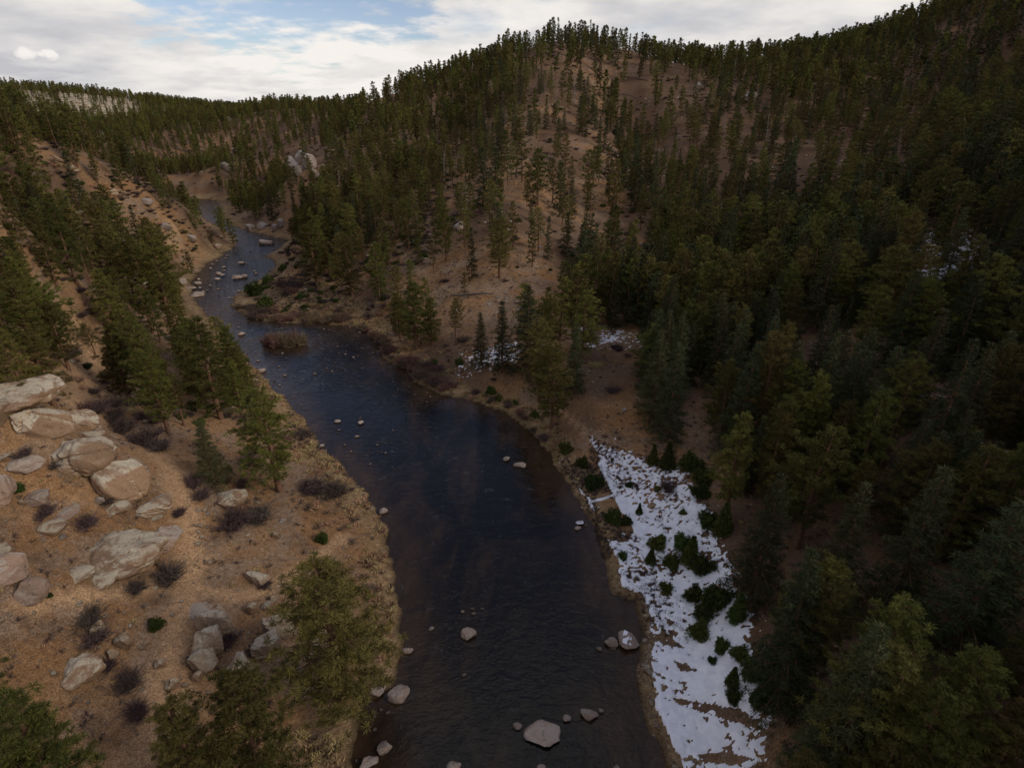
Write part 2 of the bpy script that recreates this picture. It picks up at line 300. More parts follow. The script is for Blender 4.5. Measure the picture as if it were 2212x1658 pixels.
M_PALE = rock_material('pale_granite', (0.38, 0.27, 0.185), (0.60, 0.51, 0.38)); M_WETROCK = rock_material('river_granite', (0.42, 0.305, 0.24), (0.52, 0.42, 0.345)); M_CLIFF = rock_material('pale_cliff', (0.30, 0.23, 0.18), (0.44, 0.39, 0.34))
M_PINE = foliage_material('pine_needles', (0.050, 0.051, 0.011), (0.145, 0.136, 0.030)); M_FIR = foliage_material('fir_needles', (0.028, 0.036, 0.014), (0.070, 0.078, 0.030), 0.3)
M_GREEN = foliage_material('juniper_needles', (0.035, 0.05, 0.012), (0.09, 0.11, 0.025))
M_BARK = plain_material('pine_bark', (0.10, 0.055, 0.035), (0.20, 0.105, 0.06), 3.0); M_DEAD = plain_material('bleached_wood', (0.16, 0.125, 0.11), (0.30, 0.25, 0.22), 4.0)
M_LOG = plain_material('weathered_log', (0.07, 0.052, 0.042), (0.14, 0.11, 0.095), 4.0)
M_TWIG = foliage_material('bare_twigs', (0.060, 0.042, 0.036), (0.12, 0.085, 0.070), 0.15); M_WILLOW = foliage_material('willow_twigs', (0.13, 0.075, 0.05), (0.22, 0.145, 0.095), 0.15)
M_GRASS = foliage_material('dry_grass', (0.31, 0.205, 0.095), (0.46, 0.33, 0.16), 0.15)

def mesh_from(name, verts, faces, mats, smooth_=False, attrs=None, mat_idx=None):
    me = bpy.data.meshes.new(name); verts = np.asarray(verts, np.float32)
    if isinstance(faces, np.ndarray):
        n, k = faces.shape; me.vertices.add(len(verts)); me.vertices.foreach_set('co', verts.ravel()); me.loops.add(n*k); me.loops.foreach_set('vertex_index', faces.astype(np.int32).ravel())
        me.polygons.add(n); me.polygons.foreach_set('loop_start', np.arange(0, n*k, k, dtype=np.int32)); me.update(calc_edges=True)
    else: me.from_pydata(verts.tolist(), [], faces); me.update()
    for m in mats: me.materials.append(m)
    if mat_idx is not None: me.polygons.foreach_set('material_index', np.asarray(mat_idx, np.int32))
    if smooth_: me.polygons.foreach_set('use_smooth', np.ones(len(me.polygons), bool))
    for k, v in (attrs or {}).items():
        a = me.attributes.new(k, 'FLOAT', 'POINT'); a.data.foreach_set('value', np.asarray(v, np.float32))
    me.update(); return me
def link(name, data, parent=None, loc=(0, 0, 0), rot=(0, 0, 0), scale=(1, 1, 1), **props):
    o = bpy.data.objects.new(name, data); COL.objects.link(o); o.parent = parent; o.location = loc; o.rotation_euler = rot; o.scale = scale if hasattr(scale, '__len__') else (scale,)*3
    for k, v in props.items():
        if v: o[k] = v
    return o

# ------------------------------------------------------------------ ground, water, snow
PX, PY, PT = project(gx, gy, GZ); infront = PT > 5
def seg_mask(pts, width):                      # distance to a polyline on the ground given by the pixels it runs through
    w = np.array([hit(*p)[0][:2] for p in pts]); best = np.full(gx.shape, 1e9)
    for a, b in zip(w[:-1], w[1:]):
        ab = b-a; t = np.clip(((gx-a[0])*ab[0]+(gy-a[1])*ab[1])/(ab@ab), 0, 1); best = np.minimum(best, np.hypot(gx-a[0]-t*ab[0], gy-a[1]-t*ab[1]))
    return smooth(width*1.3, width*0.5, best + (fbm(gx, gy, 2, 9)-0.5)*width*0.9)
trail = np.maximum.reduce([seg_mask([(300,1658),(345,1560),(360,1480),(385,1420),(400,1330),(405,1250),(412,1180),(405,1120),(380,1030),(330,965),(250,930),(175,880),(178,830),(188,780),(195,735)], 1.25),
                           seg_mask([(60,1300),(200,1290),(330,1270),(405,1260),(520,1290),(640,1240),(740,1160)], 0.8), seg_mask([(300,560),(380,500)], 0.8), seg_mask([(1280,960),(1255,925),(1200,880)], 0.4)])
bank = smooth(4.2, 0.4, GS+(fbm(gx/3, gy/3, 3, 41)-0.5)*5)
bank[(gx > 10) & (gy < 55)] *= 0.6
pen = inpoly(PX, PY, [(500,690),(500,640),(600,560),(640,560),(760,640),(860,720),(820,745),(740,702)]) & infront; bank = np.maximum(bank, pen*1.0*smooth(0.25, 0.6, fbm(gx/4, gy/4, 3, 43)))
litter = smooth(0.35, 0.7, fbm(gx/14, gy/14, 4, 51)+0.28*smooth(10, 40, gx-0.1*gy)+0.06*smooth(80, 200, gy))*0.85
litter[(gx < -5) & (gy < 75)] *= 0.35
pale = smooth(520, 640, np.hypot(gx, gy))*smooth(-60, -200, gx)  # far left ridge: pale granite with a sunlit look put into its colour
wet = smooth(0.35, -0.1, GS)
ii = np.arange(NX*NY).reshape(NY, NX); F = np.stack([ii[:-1, :-1], ii[:-1, 1:], ii[1:, 1:], ii[1:, :-1]], -1).reshape(-1, 4)
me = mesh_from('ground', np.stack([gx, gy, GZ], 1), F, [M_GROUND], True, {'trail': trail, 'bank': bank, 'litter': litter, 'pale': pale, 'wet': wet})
link('ground', me, kind='structure', label='reddish brown gravelly canyon slopes on both sides of the river')
fs = GS[F].min(1) < 1.2; Fw = F[fs]; used = np.unique(Fw); remap = -np.ones(NX*NY, int); remap[used] = np.arange(len(used))
wxx, wyy = gx[used], gy[used]; rif = smooth(75, 130, wyy)*0.75 + 0.25*smooth(0.45, 0.6, fbm(wxx/6, wyy/6, 3, 61)); rif = rif*smooth(45, 100, wyy)+0.10
me = mesh_from('river', np.stack([wxx, wyy, 0*wxx], 1), remap[Fw], [M_WATER], True, {'shallow': smooth(-6, -0.3, GS[used]+(fbm(wxx/5, wyy/9, 3, 71)-0.5)*5), 'riffle': rif})
link('river', me, kind='structure', label='dark river winding through the canyon, blue where it reflects the sky')
def in_px(x, y, z, poly): p = project(x, y, z); return inpoly(p[0], p[1], poly) & (p[2] > 3)
SNOW_POLYS = [[(1205,985),(1262,935),(1300,955),(1400,985),(1470,1000),(1535,1090),(1540,1150),(1600,1230),(1625,1380),(1640,1480),(1660,1560),(1650,1640),(1560,1675),(1440,1675),(1418,1590),(1398,1540),(1388,1480),(1394,1400),(1384,1302),(1352,1298),(1322,1285),(1300,1200),(1278,1120),(1240,1050)],
              [(1270,738),(1300,722),(1370,712),(1375,724),(1330,738),(1285,752)], [(1010,775),(1035,758),(1125,755),(1128,775),(1060,785)], [(1940,540),(2010,500),(2060,520),(2010,560),(1950,565)], [(2020,560),(2120,505),(2150,520),(2100,590),(2040,590)],
              [(1880,860),(1920,845),(1950,880),(1930,900),(1890,900)], [(2040,990),(2100,960),(2120,985),(2050,1010)], [(1960,575),(2080,575),(2120,590),(2080,610),(1960,600)], [(1735,590),(1790,580),(1800,640),(1750,640)], [(2150,500),(2212,470),(2212,540),(2160,560)]]
def build_snow():
    V, Fc, off = [], [], 0
    for pi, poly in enumerate(SNOW_POLYS):
        c = np.array([hit(min(max(p[0], 0), 2205), min(p[1], 1655))[0] for p in poly])
        lo, hi = c.min(0)[:2]-1.5, c.max(0)[:2]+1.5; st = 0.13 if pi == 0 else 0.22
        if pi == 0: lo[1] -= 4
        xs, ys = np.arange(lo[0], hi[0], st), np.arange(lo[1], hi[1], st); X, Y = np.meshgrid(xs, ys); x, y = X.ravel(), Y.ravel()
        z = H(x, y); p = project(x, y, z); n = len(x)
        # distance inside the patch, from a few jittered membership tests
        ins = np.zeros(n)
        for k in range(12):
            a = k*2.4; r = 0.25+0.1*k; ins += inpoly(*project(x+r*math.cos(a), y+r*math.sin(a), z)[:2], poly)
        ins = ins/12
        f = fbm(x/2.6, y/2.6, 4, 81)*0.45 + fbm(x/0.55, y/0.55, 2, 83)*0.45 + fbm(x/0.27, y/0.27, 2, 85)*0.80 + (ins-0.5)*(0.55 if pi == 0 else 0.22) - (0.995 if pi == 0 else 0.93)
        if pi == 0:
            # snow lies whole on the low ground near the water's edge downstream, thin and speckled upstream
            f += 0.06*smooth(40, 27, y) - 0.10*smooth(48, 58, y)
            brown = [[(1190,975),(1255,925),(1285,968),(1345,1095),(1372,1150),(1345,1172),(1310,1165),(1270,1100),(1240,1050)],[(1450,1505),(1600,1530),(1660,1580),(1590,1560),(1470,1525)],[(1410,1370),(1440,1365),(1480,1400),(1430,1390)],[(1455,1425),(1500,1440),(1520,1450),(1470,1448)],[(1440,1640),(1560,1620),(1640,1640),(1560,1650)]]
            for q in brown: f -= 0.42*inpoly(p[0], p[1], q)
            for a, b, wd, k in ([(1300,1000),(1352,1105),0.38,0.5],[(1375,1135),(1400,1200),0.38,0.5],[(1275,1085),(1335,1065),0.16,0.45],[(1268,1078),(1300,1170),0.30,0.4],[(1215,1005),(1262,1075),0.14,0.30]):
                A, B = hit(*a)[0][:2], hit(*b)[0][:2]; ab = B-A; t = np.clip(((x-A[0])*ab[0]+(y-A[1])*ab[1])/(ab@ab), 0, 1); d = np.hypot(x-A[0]-t*ab[0], y-A[1]-t*ab[1])
                f = np.maximum(f, k*(smooth(wd*1.6, wd*0.7, d)-0.35) + (fbm(x/0.5, y/0.5, 2, 84)-0.5)*0.2)
            s_ = SD(x, y); f = np.where(s_ < 0.45+0.5*fbm(x/1.1, y/1.1, 2, 87), -0.4, f)
        h = np.clip(f*0.55, -0.30, 0.10); zz = z+h
        I = np.arange(n).reshape(X.shape); q = np.stack([I[:-1, :-1], I[:-1, 1:], I[1:, 1:], I[1:, :-1]], -1).reshape(-1, 4); q = q[(h[q] > -0.02).any(1)]
        u = np.unique(q); rm = -np.ones(n, int); rm[u] = np.arange(len(u)); V.append(np.stack([x[u], y[u], zz[u]], 1)); Fc.append(rm[q]+off); off += len(u)
    me = mesh_from('snow', np.concatenate(V), np.concatenate(Fc), [M_SNOW], True)
    link('snow', me, kind='stuff', label='thin patchy white snow lying on the right bank and under the trees', category='snow')
build_snow()

# ------------------------------------------------------------------ tree kinds
def tube(pts, radii, sides=6):
    pts = np.asarray(pts, float); V, Fc = [], []
    for i, (p, r) in enumerate(zip(pts, radii)):
        d = pts[min(i+1, len(pts)-1)]-pts[max(i-1, 0)]; d /= np.linalg.norm(d)+1e-9
        a = np.cross(d, [0, 0, 1.0]) if abs(d[2]) < 0.9 else np.cross(d, [1.0, 0, 0]); a /= np.linalg.norm(a); b = np.cross(d, a)
        for k in range(sides):
            q = 2*math.pi*k/sides; V.append(p+r*(math.cos(q)*a+math.sin(q)*b))
    for i in range(len(pts)-1):
        for k in range(sides):
            j = (k+1) % sides; Fc.append((i*sides+k, i*sides+j, (i+1)*sides+j, (i+1)*sides+k))
    Fc.append(tuple(range((len(pts)-1)*sides, len(pts)*sides))); return V, Fc
def merge(parts):
    V, Fc = [], []
    for v, f in parts:
        o = len(V); V.extend(v); Fc.extend([tuple(i+o for i in q) for q in f])
    return V, Fc
def blades(centers, n, length, width, up, g, flat=1.0):
    """tufts of needle-like blades at each centre -> verts, tris, tint"""
    m = len(centers); c = np.repeat(np.asarray(centers), n, 0)
    d = g.normal(size=(m*n, 3)); d[:, 2] = d[:, 2]*flat+up; d /= np.linalg.norm(d, axis=1, keepdims=True)
    s = np.cross(d, g.normal(size=(m*n, 3))); s /= np.linalg.norm(s, axis=1, keepdims=True)+1e-9
    L = length*g.uniform(0.65, 1.2, (m*n, 1)); w = width*g.uniform(0.7, 1.2, (m*n, 1))
    v = np.stack([c-s*w*0.35, c+d*L*0.55-s*w, c+d*L, c+d*L*0.55+s*w], 1).reshape(-1, 3); f = np.arange(m*n*4).reshape(-1, 4)
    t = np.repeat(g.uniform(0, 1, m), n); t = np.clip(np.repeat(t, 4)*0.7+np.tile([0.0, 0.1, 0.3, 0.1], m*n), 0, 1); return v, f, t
def make_pine(seed, lod, fir=False, thin=1.0):
    g = np.random.default_rng(seed); Ht = 14.0
    zz = np.linspace(0, 1, 8); bend = g.normal(0, 0.25, 2)
    ax = np.stack([bend[0]*zz**2+0.12*np.sin(zz*5+seed), bend[1]*zz**2, zz*Ht*0.985], 1); rad = 0.26*(1-zz)**0.85+0.025
    if fir: ax[:, :2] *= 0.3; rad *= 0.8
    pt = lambda h: np.array([np.interp(h, zz, ax[:, k]) for k in range(3)])
    parts = [tube(ax, rad, 7 if lod == 0 else 5 if lod == 1 else 3)]
    base = 0.05+0.04*g.random() if fir else (g.uniform(0.30, 0.42) if thin < 1 else g.uniform(0.10, 0.17) if seed % 2 == 0 else g.uniform(0.18, 0.28)); nb = {0: 84, 1: 44, 2: 22}[lod]
    if fir: nb = {0: 86, 1: 46, 2: 22}[lod]
    RR = g.uniform(2.2, 2.8) if fir else g.uniform(2.6, 3.3)
    lop = g.uniform(0, 6.28); cen = []
    for i in range(nb):
        wn = 5 if lod == 0 else 4; ii_ = i+g.uniform(0, 0.9) if (fir or lod == 2) else (i//wn)*wn+g.uniform(0, 1.6); h = base+(0.985-base)*(ii_/nb)**(1.0 if fir else 0.85); rel = (h-base)/(1-base); az = i*2.399+g.uniform(-0.5, 0.5)
        if fir: Lb = RR*(1-rel)**0.85*g.uniform(0.75, 1.12)+0.15; slope = -0.30+0.55*rel+g.normal(0, 0.08)
        else: Lb = RR*(max(math.sin(math.pi*(0.18+0.76*rel)), 0.05)**0.75)*(1-0.30*rel)*g.uniform(0.5, 1.15)*(1+0.22*math.cos(az-lop)); slope = -0.12+0.75*rel+g.normal(0, 0.14)
        p0 = pt(h); d = np.array([math.cos(az), math.sin(az), slope]); dn = np.array([-math.sin(az), math.cos(az), 0])
        tip = p0+d*Lb+np.array([0, 0, -0.04*Lb*Lb if fir else 0.03*Lb*Lb])
        if lod < 2 and (not fir or i % 2 == 0 or lod == 0): parts.append(tube([p0, (p0+tip)/2+[0, 0, 0.05*Lb], tip], [0.055*(1-0.6*rel), 0.035*(1-0.5*rel), 0.008], 3))
        k = max(2, int(round(({0: 12.5, 1: 6.6, 2: 4.6} if fir else {0: 10.5, 1: 6.0, 2: 4.8})[lod]*Lb/2.0*thin*(1.1 if fir else 1.0))))
        f0 = 0.15 if fir else 0.30
        for q in range(k):
            s = f0+(1-f0)*(q+g.uniform(0.1, 1))/k; lat = (0.32 if fir else 0.40)*Lb*(1-0.55*s)*g.normal(0, 0.8)
            cen.append(p0+(tip-p0)*s+dn*lat+np.array([0, 0, g.normal(0, 0.14)+0.10]))
    for q in range(5): cen.append(pt(0.965+0.006*q)+g.normal(0, 0.08, 3))
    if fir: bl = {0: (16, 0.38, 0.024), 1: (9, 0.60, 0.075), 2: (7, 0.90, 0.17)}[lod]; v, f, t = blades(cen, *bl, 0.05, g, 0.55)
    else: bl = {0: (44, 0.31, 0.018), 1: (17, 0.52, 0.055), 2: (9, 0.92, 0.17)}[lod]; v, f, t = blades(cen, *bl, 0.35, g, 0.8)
    return merge(parts), (v, f, t)
LIB = {}
def lib(kind, lod, nvar):
    out = []
    for i in range(nvar):
        (tv, tf), (cv, cf, ct_) = make_pine(100*lod+i+(50 if kind == 'fir' else 0), lod, kind == 'fir', 0.62 if (kind == 'pine' and i % 4 == 3) else 1.0)
        fm = M_FIR if kind == 'fir' else M_PINE
        if lod < 2: out.append((mesh_from(kind+'_trunk', tv, tf, [M_BARK], True), mesh_from(kind+'_crown', cv, cf, [fm], False, {'tuft': ct_})))
        n = len(tv); V = np.concatenate([np.asarray(tv), cv]); Fc = list(tf)+[tuple(int(a)+n for a in q) for q in cf]
        if lod > 0: LIB.setdefault((kind, lod, 'one'), []).append(mesh_from(kind+'_far', V, Fc, [M_BARK, fm], False, {'tuft': np.concatenate([np.zeros(n), ct_])}, [0]*len(tf)+[1]*len(cf)))
    LIB[(kind, lod)] = out
for kd in ('pine', 'fir'):
    lib(kd, 0, 7 if kd == 'pine' else 5); lib(kd, 1, 6); lib(kd, 2, 6)
def make_snag(seed):
    g = np.random.default_rng(seed); zz = np.linspace(0, 1, 7); ax = np.stack([0.5*zz**2*g.normal(), 0.4*zz**2*g.normal(), zz*13], 1); parts = [tube(ax, 0.24*(1-zz)**0.8+0.02, 6)]
    for i in range(34):
        h = g.uniform(0.25, 0.98); p0 = np.array([np.interp(h, zz, ax[:, k]) for k in range(3)]); az = g.uniform(0, 6.28); L = 3.0*(1.05-h)**0.6*g.uniform(0.4, 1.1); sl = g.uniform(-0.25, 0.35)
        d = np.array([math.cos(az), math.sin(az), sl]); m = p0+d*L*0.55+[0, 0, 0.08*L]; tip = p0+d*L+[0, 0, -0.10*L]; parts.append(tube([p0, m, tip], [0.05, 0.035, 0.012], 3))
        for q in range(3):
            s = m+(tip-m)*g.uniform(0, 0.9); e = s+(d+g.normal(0, 0.6, 3))*L*0.3; parts.append(tube([s, e], [0.02, 0.008], 3))
    return merge(parts[:1]), merge(parts[1:])
SNAGS = []
for i in range(3):
    a, b = make_snag(300+i); SNAGS.append((mesh_from('snag_trunk', *a, [M_DEAD], True), mesh_from('snag_limbs', *b, [M_DEAD], True)))
def make_shrub(seed, n=170, spread=1.0, mat_=None, lean=0.5):
    g = np.random.default_rng(seed); V, Fc, T = [], [], []
    nb = max(3, n//22); roots = g.normal(0, 0.33, (nb, 2))*[1, 1]
    for i in range(n):
        r = roots[i % nb]; p = np.array([r[0], r[1], -0.05]); d = np.array([r[0]*0.5+g.normal(0, 0.42)*lean*2*spread, r[1]*0.5+g.normal(0, 0.42)*lean*2*spread, g.uniform(0.5, 1.0)])
        L = g.uniform(0.45, 1.0); side = np.cross(d, g.normal(size=3)); side /= np.linalg.norm(side); t = g.random()
        q = p
        for k in range(3):
            e = q+d*L/3+g.normal(0, 0.07, 3); w0, w1 = 0.022*(1-k*0.22), 0.022*(1-(k+1)*0.22); o = len(V)
            V += [q-side*w0, q+side*w0, e+side*w1, e-side*w1]; Fc.append((o, o+1, o+2, o+3)); T += [t*0.6, t*0.6, t, t]
            if k > 0:
                for _ in range(2):
                    f = q+(e-q)*g.random(); h = f+(d*0.3+g.normal(0, 0.45, 3))*L*0.45; o = len(V); s2 = side*0.016; V += [f-s2, f+s2, h]; Fc.append((o, o+1, o+2)); T += [t]*3
            q = e
    return mesh_from('twigs', V, Fc, [mat_], False, {'tuft': T})
SHRUBS = [make_shrub(400+i, 480, 1.25, M_TWIG) for i in range(4)]; WILLOWS = [make_shrub(420+i, 420, 0.9, M_WILLOW, 0.42) for i in range(4)]
def make_bush(seed, mat_, cone=False):
    g = np.random.default_rng(seed); cen = []
    for i in range(330):
        d = g.normal(size=3); d[2] = abs(d[2]); d /= np.linalg.norm(d); r = g.uniform(0.45, 1.0)*(0.8+0.25*math.sin(3*math.atan2(d[1], d[0])+seed))
        p = d*r; p[2] *= 1.1
        if cone: h = g.random()**1.3; a = g.uniform(0, 6.28); p = np.array([math.cos(a), math.sin(a), 0])*(1-h)*g.uniform(0.4, 0.75); p[2] = 2.0*h+0.05
        cen.append(p)
    v, f, t = blades(cen, 13, 0.22, 0.030, 0.35, g, 0.9); st = [tube([(0, 0, -0.1), (0.03, 0.02, 0.5)], [0.06, 0.03], 5)]+[tube([(0, 0, 0.05), tuple(np.array(cen[k])*0.9)], [0.03, 0.01], 3) for k in range(0, 330, 22)]
    return mesh_from('bush_stem', *merge(st), [M_BARK], True), mesh_from('bush_foliage', v, f, [mat_], False, {'tuft': t})
BUSHES = [make_bush(440+i, M_GREEN) for i in range(3)]; CONES = [make_bush(450+i, M_GREEN, True) for i in range(2)]

# ------------------------------------------------------------------ rocks
import bmesh
def make_rock(seed, cuts=5, sub=3, amp=0.16, blocky=0.0):
    g = np.random.default_rng(seed); bm = bmesh.new(); bmesh.ops.create_icosphere(bm, subdivisions=sub, radius=1.0)
    v = np.array([q.co[:] for q in bm.verts]); d = v/np.linalg.norm(v, axis=1, keepdims=True)
    if blocky: v = d/np.maximum(np.abs(d).max(1, keepdims=True), 1e-6)*blocky*0.85+d*(1-blocky)
    for k in range(cuts):
        n = g.normal(size=3); n /= np.linalg.norm(n); h = g.uniform(0.50, 0.82); e = (v@n)-h; v = v-np.where(e > 0, e*0.95, 0)[:, None]*n
    o = g.uniform(0, 50, 3)
    nz = fbm(v[:, 0]*1.6+o[0]+v[:, 2]*0.7, v[:, 1]*1.6+o[1]-v[:, 2]*0.9, 3, seed)-0.5; n2 = fbm(v[:, 0]*5+o[0]+v[:, 2]*2.7, v[:, 1]*5+o[1]-v[:, 2]*3.1, 2, seed+3)-0.5
    # a crack or two
    ck = np.zeros(len(v))
    for k in range(2):
        n = g.normal(size=3); n /= np.linalg.norm(n); ck -= 0.085*np.exp(-(((v@n)-g.uniform(-0.35, 0.35)+0.22*nz+0.06*n2)/0.035)**2)
    v = v*(1+nz*amp*1.7+n2*amp*1.1+ck*(sub > 2))[:, None]
    for q, c in zip(bm.verts, v): q.co = c
    return bm, v
def rock_mesh(seed, mat_, **k):
    bm, v = make_rock(seed, **k); me = bpy.data.meshes.new('rock'); bm.to_mesh(me); bm.free(); me.materials.append(mat_); me.polygons.foreach_set('use_smooth', np.ones(len(me.polygons), bool)); me.update(); me.set_sharp_from_angle(angle=R(26)); return me
def rock_at(name, px0, px1, py0, py1, seed, label, mat_=None, yaw=None, depth=0.85, sink=0.40, tilt=0.0, water=False, group=None, cat='boulder', sub=4, blocky=0.0, cuts=5, amp=0.16):
    """a rock that shows between those pixel columns and rows, standing on the ground or riverbed there"""
    pc, pb = (px0+px1)/2, py1-(py1-py0)*0.22
    p, t = hit(min(max(pc, -60), 2260), min(pb, 1690), water)
    w = (px1-px0)*t/FPX/2*1.04; dep = math.atan2(CAM_H-p[2], math.hypot(p[0], p[1])); hv = (py1-py0)*t/FPX
    az = math.atan2(p[0], p[1]); dd = w*depth
    hh = max(0.25*w, (hv-2*dd*math.sin(dep)*0.62)/max(math.cos(dep), 0.3)*0.75); hh = min(hh, (0.55 if water else 1.1)*w)
    o = link(name, rock_mesh(seed, mat_ or M_ROCK, sub=5 if (sub == 4 and px1-px0 > 75) else sub, blocky=blocky, cuts=cuts, amp=amp), loc=(p[0]+math.sin(az)*dd*0.25, p[1]+math.cos(az)*dd*0.25, p[2]+hh*(1-sink)*0.55), rot=(tilt, 0, yaw if yaw is not None else -az), scale=(w, dd, hh), label=label, category=cat, group=group)
    return o
ROCKS = [  # x0 x1 y0 y1 label (options)
 (-70,113,812,884,'huge rounded tan boulder at the left edge, topmost of the boulder pile',dict(seed=11,cuts=2)), (-34,30,866,924,'brown rounded boulder below the topmost one at the left edge',dict(seed=12,cuts=2)),
 (41,152,868,945,'big square-faced pinkish boulder under the topmost boulder',dict(seed=13,blocky=0.6)), (150,214,884,940,'cracked tan outcrop block right of the square-faced boulder',dict(seed=14,blocky=0.4,sub=4)), (165,222,926,956,'low tan slab at the foot of the cracked outcrop block',dict(seed=15)),
 (196,232,905,952,'narrow leaning slab on the right side of the cracked outcrop',dict(seed=16,tilt=0.5)), (121,246,946,1027,'big pale lichen-covered boulder with an overhanging brown front',dict(seed=17,sub=4,cuts=4)), (204,257,960,986,'flat pale slab tucked behind the pale lichen boulder',dict(seed=18)),
 (216,321,993,1082,'big egg-shaped boulder with pale lichen top beside the trail',dict(seed=19,sub=4,cuts=4)), (296,375,1071,1112,'oblong tan boulder right below the egg-shaped boulder',dict(seed=20,blocky=0.5)), (232,280,1083,1115,'small round brown boulder below the egg-shaped boulder',dict(seed=21)),
 (319,353,1106,1123,'small flat stone in front of the oblong boulder',dict(seed=22)), (18,98,984,1019,'long low pink-grey slab on the left slope',dict(seed=23,mat_=M_PINK)), (-20,21,978,994,'pale slab end cut by the left edge above the pink-grey slab',dict(seed=24)),
 (-45,44,1026,1093,'large pink boulder cut by the left edge with a small green bush on it',dict(seed=25,mat_=M_PINK)), (50,121,1058,1093,'pale pink boulder right of the bush-topped boulder',dict(seed=26,mat_=M_PINK)), (40,60,1078,1094,'small block against the pale pink boulder',dict(seed=27,blocky=0.5)),
 (110,170,1095,1122,'pink boulder split by a crack above the brown shrub',dict(seed=28,mat_=M_PINK,sub=4)), (78,142,1122,1160,'half buried earth-coloured ledge on the left slope',dict(seed=29,sink=0.5)), (179,353,1145,1241,'largest oval boulder of the slope with a flat pale lichen face',dict(seed=30,sub=4,cuts=5)),
 (314,395,1127,1183,'flat pink slab behind the largest oval boulder',dict(seed=31,mat_=M_PINK,sink=0.45,depth=1.2)), (136,202,1226,1253,'flat tan stone at the left foot of the largest oval boulder',dict(seed=32)), (180,260,1233,1267,'low pale stone under the front of the largest oval boulder',dict(seed=33)),
 (-30,60,1200,1262,'long pink rock rib at the left edge, upper piece',dict(seed=34,mat_=M_PINK,sink=0.4,tilt=0.2)), (30,104,1250,1306,'long pink rock rib near the left edge, lower piece',dict(seed=35,mat_=M_PINK,sink=0.4)), (-8,31,1172,1203,'grey boulder at the left edge above the pink rib',dict(seed=36)),
 (530,588,1231,1262,'log-shaped grey stone lying among brown twigs',dict(mat_=M_PALE,seed=37,blocky=0.6,yaw=-0.5,depth=0.5)), (436,518,1300,1382,'upper block of the long diagonal granite rib',dict(mat_=M_PALE,seed=38,blocky=0.6,yaw=0.6)), (414,484,1346,1422,'middle block of the long diagonal granite rib',dict(mat_=M_PALE,seed=39,blocky=0.6,yaw=0.6)),
 (414,472,1396,1462,'lower block of the long diagonal granite rib',dict(mat_=M_PALE,seed=40,blocky=0.5,yaw=0.5)), (418,444,1446,1474,'small end stone of the long diagonal granite rib',dict(seed=41)), (572,638,1304,1390,'tall tan block of the right-hand granite rib',dict(mat_=M_PALE,seed=42,blocky=0.6,yaw=0.4)),
 (548,610,1360,1426,'speckled middle block of the right-hand granite rib',dict(mat_=M_PALE,seed=43,blocky=0.6,yaw=0.4)), (484,550,1394,1482,'pale lower block of the right-hand granite rib beside the bottom pine',dict(mat_=M_PALE,seed=44,blocky=0.5,yaw=0.6)), (478,512,1438,1472,'grey-brown stone left of the pale lower block',dict(seed=45)),
 (532,562,1292,1332,'upright mottled stone above the tall tan block',dict(seed=46)), (567,598,1296,1319,'rounded pale stone above the tall tan block',dict(seed=47)), (584,604,1282,1300,'flat stone at the top of the right-hand rib',dict(seed=48)), (402,458,1299,1333,'flat pinkish slab sunk in the soil left of the diagonal rib',dict(seed=49,mat_=M_PINK,sink=0.55,depth=1.1)),
 (200,235,1340,1373,'pale round stone inside a dark shrub',dict(seed=50)), (250,291,1370,1405,'brown flat stone right of the dark shrub',dict(seed=51)), (228,257,1400,1424,'flat stone above the cut dome boulder',dict(seed=52)), (130,226,1418,1478,'dome boulder with a cleft half hidden by the bottom left pine',dict(seed=53,sub=4)),
 (335,358,1418,1446,'angular stone standing beside the trail',dict(seed=54)), (361,391,1465,1493,'mottled rounded stone near the bottom trail',dict(seed=55)), (461,534,1054,1096,'low tan boulder left of the big round pine',dict(seed=56)), (632,662,1430,1470,'reddish boulder between the bottom pine and the bank pine',dict(seed=57)), (495,530,1480,1510,'grey stone above the bottom pine crown',dict(seed=58)),
 (246,346,590,640,'great smooth dome rock among the trees on the left slope',dict(seed=59,sub=4,cuts=5)), (205,224,620,640,'pale stone left of the great dome rock',dict(seed=60)), (285,312,815,833,'grey rock among pines beside the trail',dict(seed=61)), (305,320,906,916,'small pink stone on the grassy flat',dict(seed=62)), (588,606,1144,1165,'tan stone left of the small green sapling',dict(seed=63)),
 (2000,2040,852,892,'oval grey boulder in the dark forest on the right slope',dict(seed=64)), (1868,1888,850,868,'small grey boulder beside a dark fir on the right slope',dict(seed=65)), (2025,2052,555,566,'snow-dusted rock high on the right slope',dict(seed=66)), (1670,1710,380,400,'pale ledge on the bare slope of the right hill',dict(seed=67,mat_=M_CLIFF)),
 (1683,1712,415,440,'white outcrop below the pale ledge of the right hill',dict(seed=68,mat_=M_CLIFF)), (1500,1520,180,196,'white rock knob high on the central hill',dict(seed=69,mat_=M_CLIFF)), (1595,1640,205,222,'pale rock shelf near the ridge of the right hill',dict(seed=70,mat_=M_CLIFF)), (980,1010,478,498,'grey ledge in the scree of the central hill',dict(seed=71,mat_=M_CLIFF)),
]
for x0, x1, y0, y1, lb, o in ROCKS: rock_at('boulder', x0, x1, y0, y1, label=lb, group='boulders on the slopes', **o)
